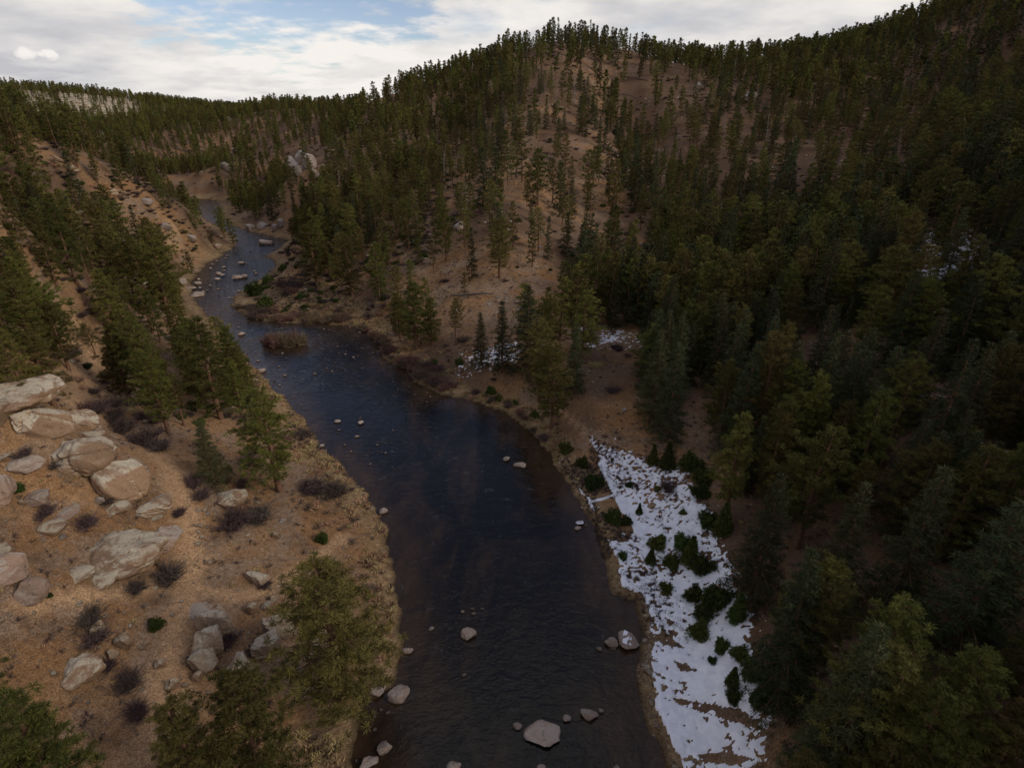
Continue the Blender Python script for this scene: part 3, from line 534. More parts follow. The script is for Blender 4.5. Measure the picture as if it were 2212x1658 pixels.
# crags of pale rock on the far hillside
for i, (x0, x1, y0, y1) in enumerate([(612,648,335,376),(640,672,322,352),(655,690,332,372),(668,692,360,388),(628,660,360,384)]):
    rock_at('crag', x0, x1, y0, y1, seed=80+i, label=['left block','top block','right block','lower right block','lower left block'][i]+' of the pale cliff on the hillside above the bend', mat_=M_CLIFF, cat='crag', sub=4, cuts=11, group='cliff above the bend', depth=1.1)
for i, (x0, x1, y0, y1) in enumerate([(842,870,425,448),(505,530,318,332),(478,500,352,372),(600,622,470,494),(585,606,486,502),(530,552,484,500),(556,580,480,498),(382,404,600,618),(300,330,430,446),(340,372,480,498),(395,430,505,522)]):
    rock_at('crag', x0, x1, y0, y1, seed=90+i, label=['grey crag left of the scree on the central hill','pale crag high on the slope beyond the bend','pink crag above the far bend','right crag above the upper river boulder','low crag above the upper river boulder','bank ledge where the river comes out of the trees','stony ledge on the far bank below the firs','ledge beside the bank tree on the left','crag on the crest of the left spur','rock rib on the left spur','rock rib low on the left spur'][i], mat_=M_CLIFF, cat='crag', sub=3, cuts=10, group='crags on the hillsides')
RIVER = [
 (995,1033,1352,1380,'smooth oval rock alone in mid river'), (994,1006,1316,1325,'leftmost of the four pebbles above the oval rock'), (1015,1026,1312,1318,'uppermost of the four pebbles above the oval rock'), (1037,1046,1311,1317,'rightmost of the four pebbles above the oval rock'), (1018,1029,1322,1329,'lowest of the four pebbles above the oval rock'),
 (924,939,1353,1362,'small rock left of the oval rock in mid river'), (996,1009,1452,1463,'small pointed rock below the oval rock'), (866,893,1393,1414,'flat rock at the water edge beside the bank pine'), (840,890,1463,1520,'big rock in the water at the foot of the bank pine'), (790,835,1470,1507,'big rock under the bank pine against the shore'),
 (1130,1208,1565,1602,'largest jagged rock in the lower river'), (1106,1129,1552,1577,'small rock left of the jagged rock'), (1212,1235,1538,1561,'small rock between the jagged rock and the angular rock'), (1251,1291,1526,1558,'angular rock right of the jagged rock'), (1290,1305,1527,1543,'little stone touching the angular rock'),
 (1303,1336,1367,1402,'brown boulder left of the snow-capped rock'), (1326,1390,1365,1404,'large river boulder with a cap of snow on the right shore'), (1286,1303,1388,1409,'small round stone left of the snow-capped boulder'), (1385,1400,1371,1390,'stone between the snow-capped boulder and the shore'), (1313,1332,1392,1402,'low stone in front of the snow-capped boulder'),
 (814,854,1603,1627,'wedge-shaped rock in the bottom left inlet'), (772,816,1632,1662,'square rock at the bottom edge of the inlet'), (766,776,1634,1648,'small stone beside the square rock'), (965,998,1648,1668,'rock cut by the bottom edge, left one'), (1156,1180,1649,1668,'rock cut by the bottom edge, right one'), (1320,1340,1653,1668,'rock tip at the bottom edge near the snow shore'),
 (818,828,1523,1537,'upper left pebble of the bottom left inlet'), (833,845,1530,1546,'right pebble of the bottom left inlet'), (804,814,1538,1552,'middle pebble of the bottom left inlet'), (786,794,1554,1562,'left pebble of the bottom left inlet'), (793,803,1565,1573,'lower pebble of the bottom left inlet'), (803,815,1569,1580,'lowest pebble of the bottom left inlet'),
 (815,838,1092,1112,'rounded rock off the grassy point of the left bank'), (798,806,1094,1102,'tiny stone beside the rounded rock off the grassy point'), (1083,1103,984,997,'left rock of the pair in the dark pool'), (1108,1136,993,1012,'right rock of the pair in the dark pool'), (1245,1262,1118,1136,'flat snow-covered rock near the right shore'), (1262,1270,1130,1138,'small snowy stone below the flat snow-covered rock'),
 (412,443,626,644,'big flat rock off the left bank below the rapids'), (406,426,606,630,'slab leaning on the left bank above the flat rock'), (420,438,600,618,'upper slab of the left bank rocks at the rapids'), (428,436,617,624,'round stone among the left bank slabs'), (513,530,561,573,'square rock in the middle of the rapids'), (498,524,594,604,'long low rock in the rapids'), (517,537,587,604,'jumbled rock beside the long low rock'),
 (464,478,585,595,'left upper rock of the rapids'), (464,477,597,606,'left lower rock of the rapids'), (480,490,574,580,'small rock left of the square rapids rock'), (559,590,515,531,'biggest rock of the upper river standing before the trees'), (514,529,717,726,'lone round rock upstream of the brushy islet'), (556,575,795,806,'lone brown rock near the left bank pines'),
 (722,738,905,913,'leftmost rock of the shoal below the bend'), (770,788,908,917,'flat cluster rock of the shoal below the bend'), (728,736,925,931,'small rock below the leftmost shoal rock'), (765,777,940,946,'lower rock of the shoal below the bend'), (688,702,954,968,'double rock against the left bank'), (1240,1256,1134,1146,'wet stone under the snow-covered rock'), (1252,1262,1092,1102,'brown stone near the right shore above the snow rock')]
for i, (x0, x1, y0, y1, lb) in enumerate(RIVER): rock_at('river_rock', x0, x1, y0, y1, seed=500+i, label=lb, mat_=M_WETROCK, water=True, group='rocks standing in the river', cat='rock', sink=0.35, sub=3 if x1-x0 > 24 else 2, cuts=12 if x1-x0 > 60 else 9 if x1-x0 > 24 else 6, amp=0.30 if x1-x0 > 80 else 0.2, depth=0.8)
# caps of snow lying on two of the river rocks
def snow_cap(rock, label, cover):
    me = rock.data.copy(); o = link('snow_cap', me, loc=rock.location, rot=rock.rotation_euler, scale=tuple(s*1.035 for s in rock.scale), label=label, category='snow', group='snow caps on river rocks')
    bm = bmesh.new(); bm.from_mesh(me); g = np.random.default_rng(5)
    bmesh.ops.delete(bm, geom=[f for f in bm.faces if f.normal.z < cover or fbm(np.array([f.calc_center_median().x*2.3]), np.array([f.calc_center_median().y*2.3]), 2, 7)[0] < 0.34], context='FACES'); bm.to_mesh(me); bm.free(); me.materials.clear(); me.materials.append(M_SNOW)
by_label = lambda s: next(o for o in COL.objects if o.get('label') == s)
snow_cap(by_label('large river boulder with a cap of snow on the right shore'), 'white snow cap on the large boulder at the right shore', 0.72)
snow_cap(by_label('flat snow-covered rock near the right shore'), 'white snow covering the flat rock near the right shore', 0.3)
# loose stones of the shoals and shores, in named patches
ROCKLIB = [rock_mesh(600+i, M_WETROCK, sub=2, cuts=6) for i in range(8)]; STONELIB = [rock_mesh(620+i, M_ROCK, sub=2, cuts=7) for i in range(8)]
def scatter_rocks(name, poly, n, lo, hi, label, group, meshes, water, cat):
    g = np.random.default_rng(abs(hash(label)) % 1000 if False else len(label)*7+n); xs = [p[0] for p in poly]; ys = [p[1] for p in poly]; k = 0; tries = 0
    while k < n and tries < n*30:
        tries += 1; px, py = g.uniform(min(xs), max(xs)), g.uniform(min(ys), max(ys))
        if not inpoly(np.array([px]), np.array([py]), poly)[0]: continue
        p, t = hit(px, py, water)
        if water and SD(p[0], p[1]) > 0.3: continue
        if not water and SD(p[0], p[1]) < 0.3: continue
        s = lo+(hi-lo)*g.random()**2.2
        link(name, meshes[g.integers(len(meshes))], loc=(p[0], p[1], p[2]+s*0.12), rot=(g.normal(0, 0.2), g.normal(0, 0.2), g.uniform(0, 6.28)), scale=(s, s*g.uniform(0.6, 1), s*g.uniform(0.4, 0.7)), label=label, group=group, category=cat); k += 1
scatter_rocks('river_rock', [(500,700),(700,705),(740,760),(700,900),(640,880),(570,800),(520,760)], 55, 0.10, 0.42, 'small pale stone in the water around the brushy islet', 'stones around the brushy islet', ROCKLIB, True, 'rock')
scatter_rocks('river_rock', [(700,700),(760,705),(815,745),(830,780),(740,780),(690,720)], 40, 0.12, 0.38, 'small white stone in the dark water by the bend', 'stones in the dark water by the bend', ROCKLIB, True, 'rock')
scatter_rocks('river_rock', [(870,815),(900,830),(960,860),(960,900),(890,890),(860,850)], 24, 0.10, 0.30, 'small stone off the brushy right bank', 'stones off the brushy right bank', ROCKLIB, True, 'rock')
scatter_rocks('river_rock', [(720,890),(860,900),(850,1010),(760,1010),(690,960)], 38, 0.09, 0.28, 'small stone of the shoal in mid river', 'stones of the mid-river shoal', ROCKLIB, True, 'rock')
scatter_rocks('river_rock', [(420,560),(520,530),(600,525),(600,570),(540,620),(500,650),(430,650),(415,620)], 50, 0.2, 0.75, 'small rock in the blue rapids of the upper river', 'small rocks in the rapids', ROCKLIB, True, 'rock')
scatter_rocks('shore_stone', [(1385,1300),(1400,1300),(1405,1400),(1402,1480),(1420,1560),(1460,1658),(1440,1658),(1398,1550),(1384,1480)], 46, 0.12, 0.42, 'grey stone along the water edge below the snow', 'stones along the snowy shore', STONELIB, False, 'stone')
scatter_rocks('shore_stone', [(1120,900),(1210,985),(1290,1120),(1320,1270),(1300,1270),(1262,1110),(1190,985),(1110,905)], 40, 0.08, 0.24, 'small stone on the right bank above the snow', 'stones on the right bank', STONELIB, False, 'stone')
scatter_rocks('loose_stone', [(420,1130),(450,1130),(470,1190),(450,1260),(415,1250)], 26, 0.10, 0.36, 'small angular stone in the row along the trail', 'stones in the row beside the trail', STONELIB, False, 'stone')
scatter_rocks('loose_stone', [(0,930),(420,960),(640,1100),(660,1380),(560,1500),(300,1600),(0,1400)], 150, 0.07, 0.40, 'loose tan stone lying on the open left slope', 'loose stones on the open left slope', STONELIB, False, 'stone')
# ------------------------------------------------------------------ trees
TAKEN = []
def put_tree(kind, mesh_pair, p, height, yaw, label, group=None, name=None, wide=1.0, lean=(0, 0)):
    nm = name or {'pine': 'ponderosa_pine', 'fir': 'douglas_fir', 'snag': 'dead_tree'}[kind]; s = height/14.0
    e = link(nm, None, loc=(p[0], p[1], p[2]-0.15), rot=(lean[0], lean[1], yaw), scale=(s*wide, s*wide, s), label=label, category='tree', group=group); e.empty_display_size = 0.5
    link('trunk', mesh_pair[0], e); link('limbs' if kind == 'snag' else 'crown', mesh_pair[1], e); TAKEN.append((p[0], p[1])); return e
def tree_px(kind, bx, by, ty, label, var=0, wide=1.0, yaw=0.0, **k):
    p, t = hit(bx, by); d = px_dir(bx, ty); r = math.hypot(p[0], p[1]); zt = CAM_H+d[2]*r/math.hypot(d[0], d[1]); hgt = zt-p[2]
    lod = 0 if t < 150 else 1
    m = SNAGS[var % 3] if kind == 'snag' else LIB[(kind, lod)][var % len(LIB[(kind, lod)])]
    return put_tree(kind, m, p, hgt, yaw, label, wide=wide, **k)
HAND = [
 ('pine',742,1512,1183,'round-crowned green pine on the left bank beside the river rocks',0,1.75), ('pine',592,1752,1388,'big pine at the bottom edge below the granite ribs',4,1.15), ('pine',455,1760,1462,'smaller ragged pine at the bottom edge left of the big one',2,1.2), ('pine',185,1800,1392,'bushy pine in the bottom left corner over the dome boulder',0,1.4), ('pine',60,1850,1480,'pine cut by the bottom edge in the bottom left corner',5,1.3),
 ('pine',-15,1640,1335,'dark pine cut by the left edge near the bottom',5,1.4), ('fir',466,1046,896,'narrow cone-shaped evergreen on the left bank beside the big round pine',0,1.3), ('pine',606,1062,828,'large dense pine on the left bank next to the cone-shaped evergreen',4,1.5), ('pine',363,936,742,'pine with a bare leaning trunk above the dark brush',1,1.15), ('pine',398,920,800,'slim pine just right of the bare-trunked pine',3,1.0),
 ('pine',478,905,672,'tallest pine of the clump at the left bank below the rapids',0,1.3), ('pine',525,898,765,'broad pine at the water side of the left bank clump',4,1.35), ('pine',440,880,740,'pine at the inner side of the left bank clump',5,1.2), ('pine',270,850,715,'pine right of the narrow trail',2,1.2), ('pine',208,770,690,'small pine beside the upper trail',3,1.0),
 ('pine',60,870,690,'dense pine behind the topmost boulder, left one',0,1.35), ('pine',120,880,700,'dense pine behind the topmost boulder, right one',4,1.35), ('pine',10,840,670,'dense pine at the left edge behind the boulders',5,1.3), ('pine',150,800,640,'pine left of the trail bend',1,1.2), ('pine',90,790,590,'tall pine in the left grove above the boulders',2,1.2), ('pine',30,760,560,'tall pine at the left edge in the grove',0,1.2),
 ('pine',372,700,480,'tall pine between the great dome rock and the river',1,1.2), ('pine',330,690,500,'pine in front of the great dome rock',4,1.25), ('pine',270,700,570,'pine left below the great dome rock',5,1.2), ('pine',415,590,540,'small bank pine left of the rapids',4,1.4), ('pine',170,620,420,'tall pine standing on the open left hillside',0,1.1), ('pine',255,600,430,'tall dark pine above the great dome rock',2,1.1), ('pine',345,600,465,'dark pine right above the great dome rock',4,1.1),
 ('pine',84,478,345,'dark pine alone on the bare patch of the left hillside',4,1.1), ('pine',240,470,395,'bushy pine on the crest of the left spur',5,1.2), ('pine',425,500,440,'pine at the bend of the left spur before the far water',4,1.2), ('pine',482,505,445,'airy pine on the spur tip by the far water',1,1.3), ('pine',460,530,498,'little dark pine low on the spur tip',5,1.2), ('pine',505,528,470,'pine at the very tip of the spur',0,1.4),
 ('pine',900,752,605,'pine clump leader on the right bank by the bend',4,1.4), ('pine',935,745,640,'pine at the right side of the bank clump by the bend',0,1.2), ('pine',865,738,630,'pine at the left side of the bank clump by the bend',5,1.2), ('pine',985,745,640,'slender pine alone on the brown slope by the bend',3,0.9), ('fir',1040,790,672,'dark fir at the left of the bank fir group',1,1.2), ('fir',1085,805,645,'tall narrow fir in the bank fir group',2,1.1), ('fir',1140,815,610,'large fir at the right of the bank fir group',3,1.3),
 ('pine',1192,925,742,'airy pine on the open brown bank above the snow',1,1.35), ('pine',1165,860,690,'pine behind the airy bank pine',3,1.2), ('fir',1205,338,258,'single black-green fir on the bare slope of the central hill',4,1.1), ('fir',1408,905,705,'dark fir behind the brown flat',0,1.1), ('fir',1440,950,735,'pine-like fir at the right of the brown flat',1,1.15), ('fir',1238,850,690,'fir at the left edge of the forest behind the flat',2,1.1),
 ('pine',685,620,480,'broad pine on the right bank opposite the spur',4,1.4), ('pine',760,640,500,'pine on the slope right of the peninsula',0,1.3), ('pine',820,650,520,'leaning-crowned pine above the bend',2,1.2), ('pine',1080,600,468,'light green pine at the foot of the scree',1,1.2), ('pine',965,565,430,'pine left of the scree on the central hill',4,1.0), ('fir',1640,790,610,'blue-green fir on the right slope, tallest of its row',3,1.1), ('fir',1560,900,690,'spire-topped fir behind the snow flat',0,1.1),
 ('fir',1480,830,690,'narrow fir deep in the forest behind the flat',4,1.0), ('pine',1855,1560,1235,'big olive pine in the dark forest beside the snow',0,1.35), ('pine',1990,1660,1320,'olive pine in the bottom right forest',4,1.2), ('pine',2130,1720,1450,'pine near the bottom right corner',5,1.3), ('fir',1780,1330,1010,'tall fir in front of the forest right of the snow',1,1.15), ('fir',1920,1330,960,'tall olive fir behind the big olive pine',2,1.15), ('pine',1720,1180,900,'bushy pine at the forest edge above the snow',5,1.25),
]
for i, (kd, bx, by, ty, lb, var, wd) in enumerate(HAND): tree_px(kd, bx, by, ty, lb, var, wd, yaw=i*1.7, group='trees of the canyon')
for i, (bx, by, ty, lb) in enumerate([(1745,850,655,'large bare dead tree among dark firs on the right slope'), (960,395,318,'bare dead trunk on the central hill above the scree'), (1240,225,150,'pale dead tree near the top of the central hill'), (1460,330,270,'grey dead tree on the right part of the central hill'), (1545,520,420,'thin bare tree in the forest of the right hill'), (268,905,870,'little bleached dead tree in the brush beside the trail'),(1900,75,20,'dead spar on the right ridge line'),(790,380,310,'grey snag in the forest above the bend'),(2070,620,500,'grey dead tree above the snow patches on the right slope')]):
    tree_px('snag', bx, by, ty, lb, i, 1.1, yaw=i*2.1, group='dead trees')
# small saplings, junipers and bushes
def bush_px(kind, px, py, wpx, label, meshes, i, name, cat, tall=1.0, group=None):
    p, t = hit(px, py); s = wpx*t/FPX/2; m = meshes[i % len(meshes)]
    if isinstance(m, tuple):
        e = link(name, None, loc=(p[0], p[1], p[2]-0.03), rot=(0, 0, i*1.3), scale=(s, s, s*tall), label=label, category=cat, group=group); link('stem', m[0], e); link('foliage', m[1], e)
    else: link(name, m, loc=(p[0], p[1], p[2]-0.03), rot=(0, 0, i*1.3), scale=(s*0.75, s*0.75, s*tall*0.8), label=label, category=cat, group=group)
SAP = [(338,1355,40,'round green bush alone on the bare soil by the trail'),(696,1168,34,'small green sapling near the left bank'),(36,1062,36,'small green bush growing on the pink boulder'),(106,1288,18,'tiny green bush at the end of the pink rock rib'),(553,635,44,'dense green bush at the tip of the peninsula, largest one'),(580,612,30,'green bush behind the largest peninsula bush'),(574,664,40,'low juniper on the grassy peninsula'),(650,645,20,'small juniper in the middle of the peninsula'),(612,585,24,'green bush on the narrow grass bar'),
       (1060,850,28,'dark juniper with a little snow on the brown bank'),(1078,865,22,'juniper right of the snowy juniper on the brown bank'),(1112,873,18,'small juniper on the open brown bank'),(1155,900,24,'juniper under the airy bank pine'),(1222,975,36,'green juniper on the right bank above the snow strip'),(993,785,22,'bush on the willow bank'),(940,785,18,'green bush left on the willow bank'),
       (1280,1050,48,'big juniper between the bank and the snow track, upper'),(1258,1005,34,'juniper above the big bank juniper'),(1325,1125,46,'big juniper between the bank and the snow track, lower'),(1352,1130,30,'juniper right of the lower bank juniper'),(1345,1205,26,'brownish juniper in the snow near the shore')]
for i, (x, y, w, lb) in enumerate(SAP): bush_px('bush', x, y, w, lb, BUSHES, i, 'juniper_bush', 'bush', 1.25, 'green bushes and junipers')
g = np.random.default_rng(77)
SNJ = [(1440,1010,50),(1490,1010,60),(1520,1040,56),(1410,1000,36),(1515,1070,44),(1530,1130,50),(1560,1150,60),(1420,1180,46),(1475,1180,50),(1490,1215,56),(1450,1220,44),(1520,1230,56),(1405,1215,34),(1440,1275,34),(1500,1290,50),(1520,1330,60),(1550,1300,70),(1510,1370,56),(1590,1340,60),(1560,1400,44),(1600,1420,50),(1580,1480,44),(1625,1460,60),(1540,1430,24),(1380,1110,22),(1475,1110,20),(1585,1510,40),(1640,1520,60),(1360,1050,20),(1420,1060,18)]
for i, (x, y, w) in enumerate(SNJ):
    side = 'upper' if y < 1100 else 'middle' if y < 1300 else 'lower'
    bush_px('bush', x, y, w*1.05, ('large' if w >= 50 else 'small' if w < 30 else 'medium')+' dark juniper standing in the %s part of the snow field' % side, BUSHES if i % 3 else CONES, i, 'juniper_bush', 'bush', 1.15, 'dark junipers in the snow field')
SHR = [(505,1130,70,'wide brown leafless shrub right of the trail, left half'),(555,1120,60,'wide brown leafless shrub right of the trail, right half'),(415,1045,44,'dark bare shrub above the low tan boulder'),(435,1075,40,'second dark bare shrub above the low tan boulder'),(362,1250,70,'dark bare shrub right of the largest oval boulder'),(292,1275,50,'dark bare shrub below the largest oval boulder'),(195,1340,60,'dark shrub wrapped round the pale stone, upper part'),(200,1385,66,'dark shrub wrapped round the pale stone, lower part'),(275,1480,60,'purple-brown shrub beside the bottom trail, upper'),(300,1540,56,'purple-brown shrub beside the bottom trail, lower'),
       (490,1390,50,'twiggy shrub between the two granite ribs'),(570,1265,30,'twiggy shrub round the log-shaped stone'),(200,890,60,'brush strip above the slope, far left clump'),(245,905,50,'brush strip above the slope, second clump'),(260,930,60,'brush strip above the slope, third clump'),(300,955,66,'brush strip above the slope, fourth clump'),(335,970,50,'brush strip above the slope, last clump by the soil'),(720,1070,60,'round dense grey-green shrub on the grassy point'),(670,1060,54,'reddish bare shrub left of the round shrub on the point'),(655,940,36,'reddish shrub at the bank below the dense pine'),
       (120,1005,30,'dark shrub at the foot of the pale lichen boulder'),(230,1085,30,'dark shrub below the egg-shaped boulder'),(180,1135,50,'dark shrub below the cracked pink boulder'),(100,1110,44,'dark shrub below the pale pink boulder'),(50,985,36,'dark shrub above the long low slab'),(385,1110,30,'bare shrub right of the oblong boulder'),(235,1440,34,'shrub behind the dome boulder'),(420,1430,34,'bare shrub left of the granite rib'),(545,1410,30,'bare shrub beside the right-hand rib'),(640,1340,36,'bare shrub right of the tall tan block')]
for i, (x, y, w, lb) in enumerate(SHR): bush_px('shrub', x, y, w*1.38, lb, SHRUBS, i, 'bare_shrub', 'shrub', 0.8, 'leafless shrubs on the left slope')
for i, (x, y, w) in enumerate([(580,745,34),(600,747,34),(622,746,36),(645,742,34),(610,738,34),(635,735,30),(590,738,30)]): bush_px('willow', x, y, w*1.25, 'red-brown willow clump on the little islet in the river', WILLOWS, i, 'willow_shrub', 'shrub', 1.5, 'willows on the islet')
def bank_willows(poly, n, lo, hi, label, group):
    g = np.random.default_rng(n+len(label)); xs = [p[0] for p in poly]; ys = [p[1] for p in poly]; k = 0
    for _ in range(n*30):
        px, py = g.uniform(min(xs), max(xs)), g.uniform(min(ys), max(ys))
        if not inpoly(np.array([px]), np.array([py]), poly)[0]: continue
        p, t = hit(px, py)
        if SD(p[0], p[1]) < 0.3: continue
        s = g.uniform(lo, hi); link('willow_shrub', WILLOWS[k % 4] if g.random() < 0.7 else SHRUBS[k % 4], loc=p, rot=(0, 0, g.uniform(0, 6)), scale=(s, s, s*g.uniform(0.7, 1.1)), label=label, category='shrub', group=group); k += 1
        if k >= n: break
bank_willows([(830,770),(880,770),(1000,830),(960,845),(900,815),(850,782)], 46, 0.7, 1.3, 'tan willow bush along the right bank below the bend', 'willow thicket on the right bank')
bank_willows([(510,660),(620,680),(760,690),(740,698),(590,693),(540,686)], 40, 0.8, 1.5, 'brown willow bush on the edge of the peninsula', 'willows on the peninsula')
bank_willows([(600,620),(650,590),(660,610),(620,640)], 8, 1.0, 1.8, 'grey-brown willow bush in the middle of the grassy peninsula', 'brush in the middle of the peninsula')
bank_willows([(760,690),(830,730),(850,765),(830,760),(790,712)], 20, 0.7, 1.3, 'grey-brown brush on the shore of the bend', 'brush on the shore of the bend')
bank_willows([(1000,840),(1100,870),(1200,960),(1185,965),(1100,885),(1000,853)], 16, 0.4, 0.8, 'low brown brush on the steep right bank', 'low brush on the right bank')

scatter_rocks('outcrop_rock', [(0,330),(120,330),(300,430),(480,500),(505,525),(420,560),(330,520),(200,560),(0,620)], 56, 0.4, 1.9, 'grey rock jutting from the left hillside', 'rocks on the left hillside', STONELIB, False, 'rock')
def make_log(seed):
    g = np.random.default_rng(seed); x = np.linspace(-1, 1, 6); ax = np.stack([x, 0.04*np.sin(x*3+seed), 0.02*np.cos(x*2)], 1); parts = [tube(ax, 0.030*(1.15-0.35*(x+1)/2), 6)]
    for i in range(7):
        h = g.uniform(-0.2, 0.95); a = g.uniform(0, 6.28); p = np.array([h, 0, 0]); parts.append(tube([p, p+np.array([0.08, 0.16*math.cos(a), 0.12*abs(math.sin(a))])*g.uniform(0.4, 1)], [0.008, 0.003], 3))
    return mesh_from('log', *merge(parts), [M_LOG], True)
LOGS = [make_log(i) for i in range(4)]
LOGW = []
for m in LOGS[:2]: c = m.copy(); c.materials.clear(); c.materials.append(M_DEAD); LOGW.append(c)
def log_px(a, b, label, white=False, i=0):
    A, t = hit(*a); B, t2 = hit(*b); c = (A+B)/2; d = B-A; L = np.linalg.norm(d)/2; yaw = math.atan2(d[1], d[0]); pit = -math.atan2(d[2], math.hypot(d[0], d[1]))
    link('fallen_log', (LOGW if white else LOGS)[i % (2 if white else 4)], loc=(c[0], c[1], c[2]+0.15), rot=(0, pit, yaw), scale=(L, max(L, 4.5), max(L, 4.5)), label=label, category='log', group='fallen logs')
for i, (a, b, lb, w) in enumerate([((830,716),(852,728),'white driftwood log on the bend shore',True),((610,745),(652,734),'bleached log lying on the brushy islet',True),((705,655),(745,620),'fallen trunk on the grassy peninsula',False),((1250,398),(1285,408),'fallen log on the orange slope of the central hill',False),((1305,320),(1345,338),'fallen log right of the single black-green fir',False),((1340,165),(1400,175),'fallen log near the top of the central hill',False),((1345,205),(1380,215),'second fallen log below the hilltop',False),((1450,385),(1480,400),'fallen log on the right part of the central hill',False),((1885,405),(1925,428),'fallen log on the bare slope of the right hill',False),((1155,480),(1180,510),'fallen log beside the scree',False),((1640,1195),(1700,1180),'grey branch lying at the forest edge beside the snow',False),((60,390),(110,370),'fallen log on the left hillside',False),((140,425),(170,440),'fallen log on the left spur',False),((2310,1590),(2360,1540),'fallen spar in the bottom right forest',False),((1300,552),(1330,540),'fallen log in the forest of the central hill',False),((1640,1180),(1600,1195),'thin fallen branch at the top of the snow field',False)]):
    if a[0] < 2212: log_px(a, b, lb, w, i)

# ------------------------------------------------------------------ the forest: the nearest trees as objects, the far woods as one mass
OPEN = [([(1930,500),(2140,490),(2160,720),(1950,720)], 0.22), ([(1262,715),(1392,705),(1392,860),(1262,860)], 0.0), ([(1870,840),(1960,840),(1970,1010),(1870,1010)], 0.2),  # ground with few or no trees (pixels the tree foot would fall on), and how many stay
 ([(0,900),(160,890),(330,900),(420,960),(470,900),(640,900),(860,1300),(860,1700),(-200,1900),(-600,1500),(-300,900)], 0.0), ([(150,900),(165,780),(185,720),(215,720),(225,800),(200,900)], 0.0),
 ([(490,690),(500,640),(600,540),(650,545),(690,600),(780,650),(860,700),(860,760),(1000,800),(1150,850),(1280,940),(1560,1000),(1560,1150),(1660,1400),(1680,1700),(1380,1700),(1200,1000),(900,850),(740,705)], 0.0),
 ([(1255,850),(1330,800),(1400,860),(1540,940),(1560,1040),(1300,960)], 0.0), ([(180,430),(280,420),(380,470),(510,500),(520,540),(420,570),(420,530),(330,500)], 0.2), ([(0,340),(120,330),(170,380),(140,500),(40,520),(0,470)], 0.5), ([(180,400),(330,440),(380,520),(300,560),(200,520)], 0.45), ([(255,800),(330,880),(420,890),(420,830),(330,790)], 0.2), ([(215,570),(420,560),(480,700),(480,900),(250,900)], 0.42), ([(350,385),(470,385),(470,435),(350,435)], 0.08),
 ([(1190,130),(1330,135),(1500,190),(1560,260),(1480,310),(1400,300),(1310,230),(1220,200)], 0.55), ([(1120,320),(1200,290),(1330,300),(1330,380),(1260,440),(1180,420),(1130,400)], 0.3), ([(930,380),(1010,390),(1110,450),(1170,470),(1180,540),(1100,545),(1020,500),(950,450)], 0.4), ([(1200,500),(1320,440),(1400,520),(1400,620),(1300,600)], 0.45),
 ([(1640,300),(1830,300),(1960,320),(1960,400),(1800,430),(1680,440),(1600,400)], 0.4), ([(880,640),(1060,620),(1130,680),(1040,760),(960,760)], 0.10), ([(800,560),(900,560),(880,680),(840,720),(760,650)], 0.30), ([(1690,720),(1900,740),(1900,850),(1740,860)], 0.10), ([(780,200),(860,190),(870,240),(800,260)], 0.3), ([(1960,810),(2090,830),(2090,1010),(1960,980)], 0.15), ([(1880,1020),(2000,1380),(1990,1500),(1860,1340)],0.5),
 ([(600,330),(700,318),(700,400),(610,396)], 0.1), ([(470,310),(560,290),(640,260),(640,300),(560,360),(500,360)], 0.45), ([(0,190),(300,200),(300,260),(120,250),(0,235)], 0.55), ([(1850,180),(1990,150),(2000,330),(1950,330),(1880,250)], 0.6), ([(1100,600),(1240,560),(1240,660),(1120,690)], 0.35)]
cell = 4.2
xs = np.arange(-800, 520, cell); ys = np.arange(8, 1080, cell); X, Y = np.meshgrid(xs, ys); X = (X+rng.uniform(-2.2, 2.2, X.shape)).ravel(); Y = (Y+rng.uniform(-2.2, 2.2, Y.shape)).ravel()
X2, Y2 = np.meshgrid(np.arange(14, 175, 3.7), np.arange(8, 140, 3.7)); X = np.concatenate([X, (X2+rng.uniform(-1.8, 1.8, X2.shape)).ravel()]); Y = np.concatenate([Y, (Y2+rng.uniform(-1.8, 1.8, Y2.shape)).ravel()])
X2, Y2 = np.meshgrid(np.arange(-150, -22, 3.9), np.arange(55, 215, 3.9)); X = np.concatenate([X, (X2+rng.uniform(-1.9, 1.9, X2.shape)).ravel()]); Y = np.concatenate([Y, (Y2+rng.uniform(-1.9, 1.9, Y2.shape)).ravel()])
k = (np.abs(X) < Y*1.15+45) & (np.hypot(X, Y) > 14); X, Y = X[k], Y[k]
Z = H(X, Y); S_ = SD(X, Y); px, py, pt = project(X, Y, Z)
dens = np.where((Y > 105) & (X < 150), 0.42*smooth(0.36, 0.58, fbm(X/15, Y/15, 3, 91))+0.34, 0.62*smooth(0.30, 0.52, fbm(X/38, Y/38, 3, 91))+0.26); dens *= smooth(2.5, 6, S_)
dens = np.where((X > 18+0.05*Y) & (Y < 260), np.maximum(dens, 0.80)*smooth(2.5, 6, S_), dens)
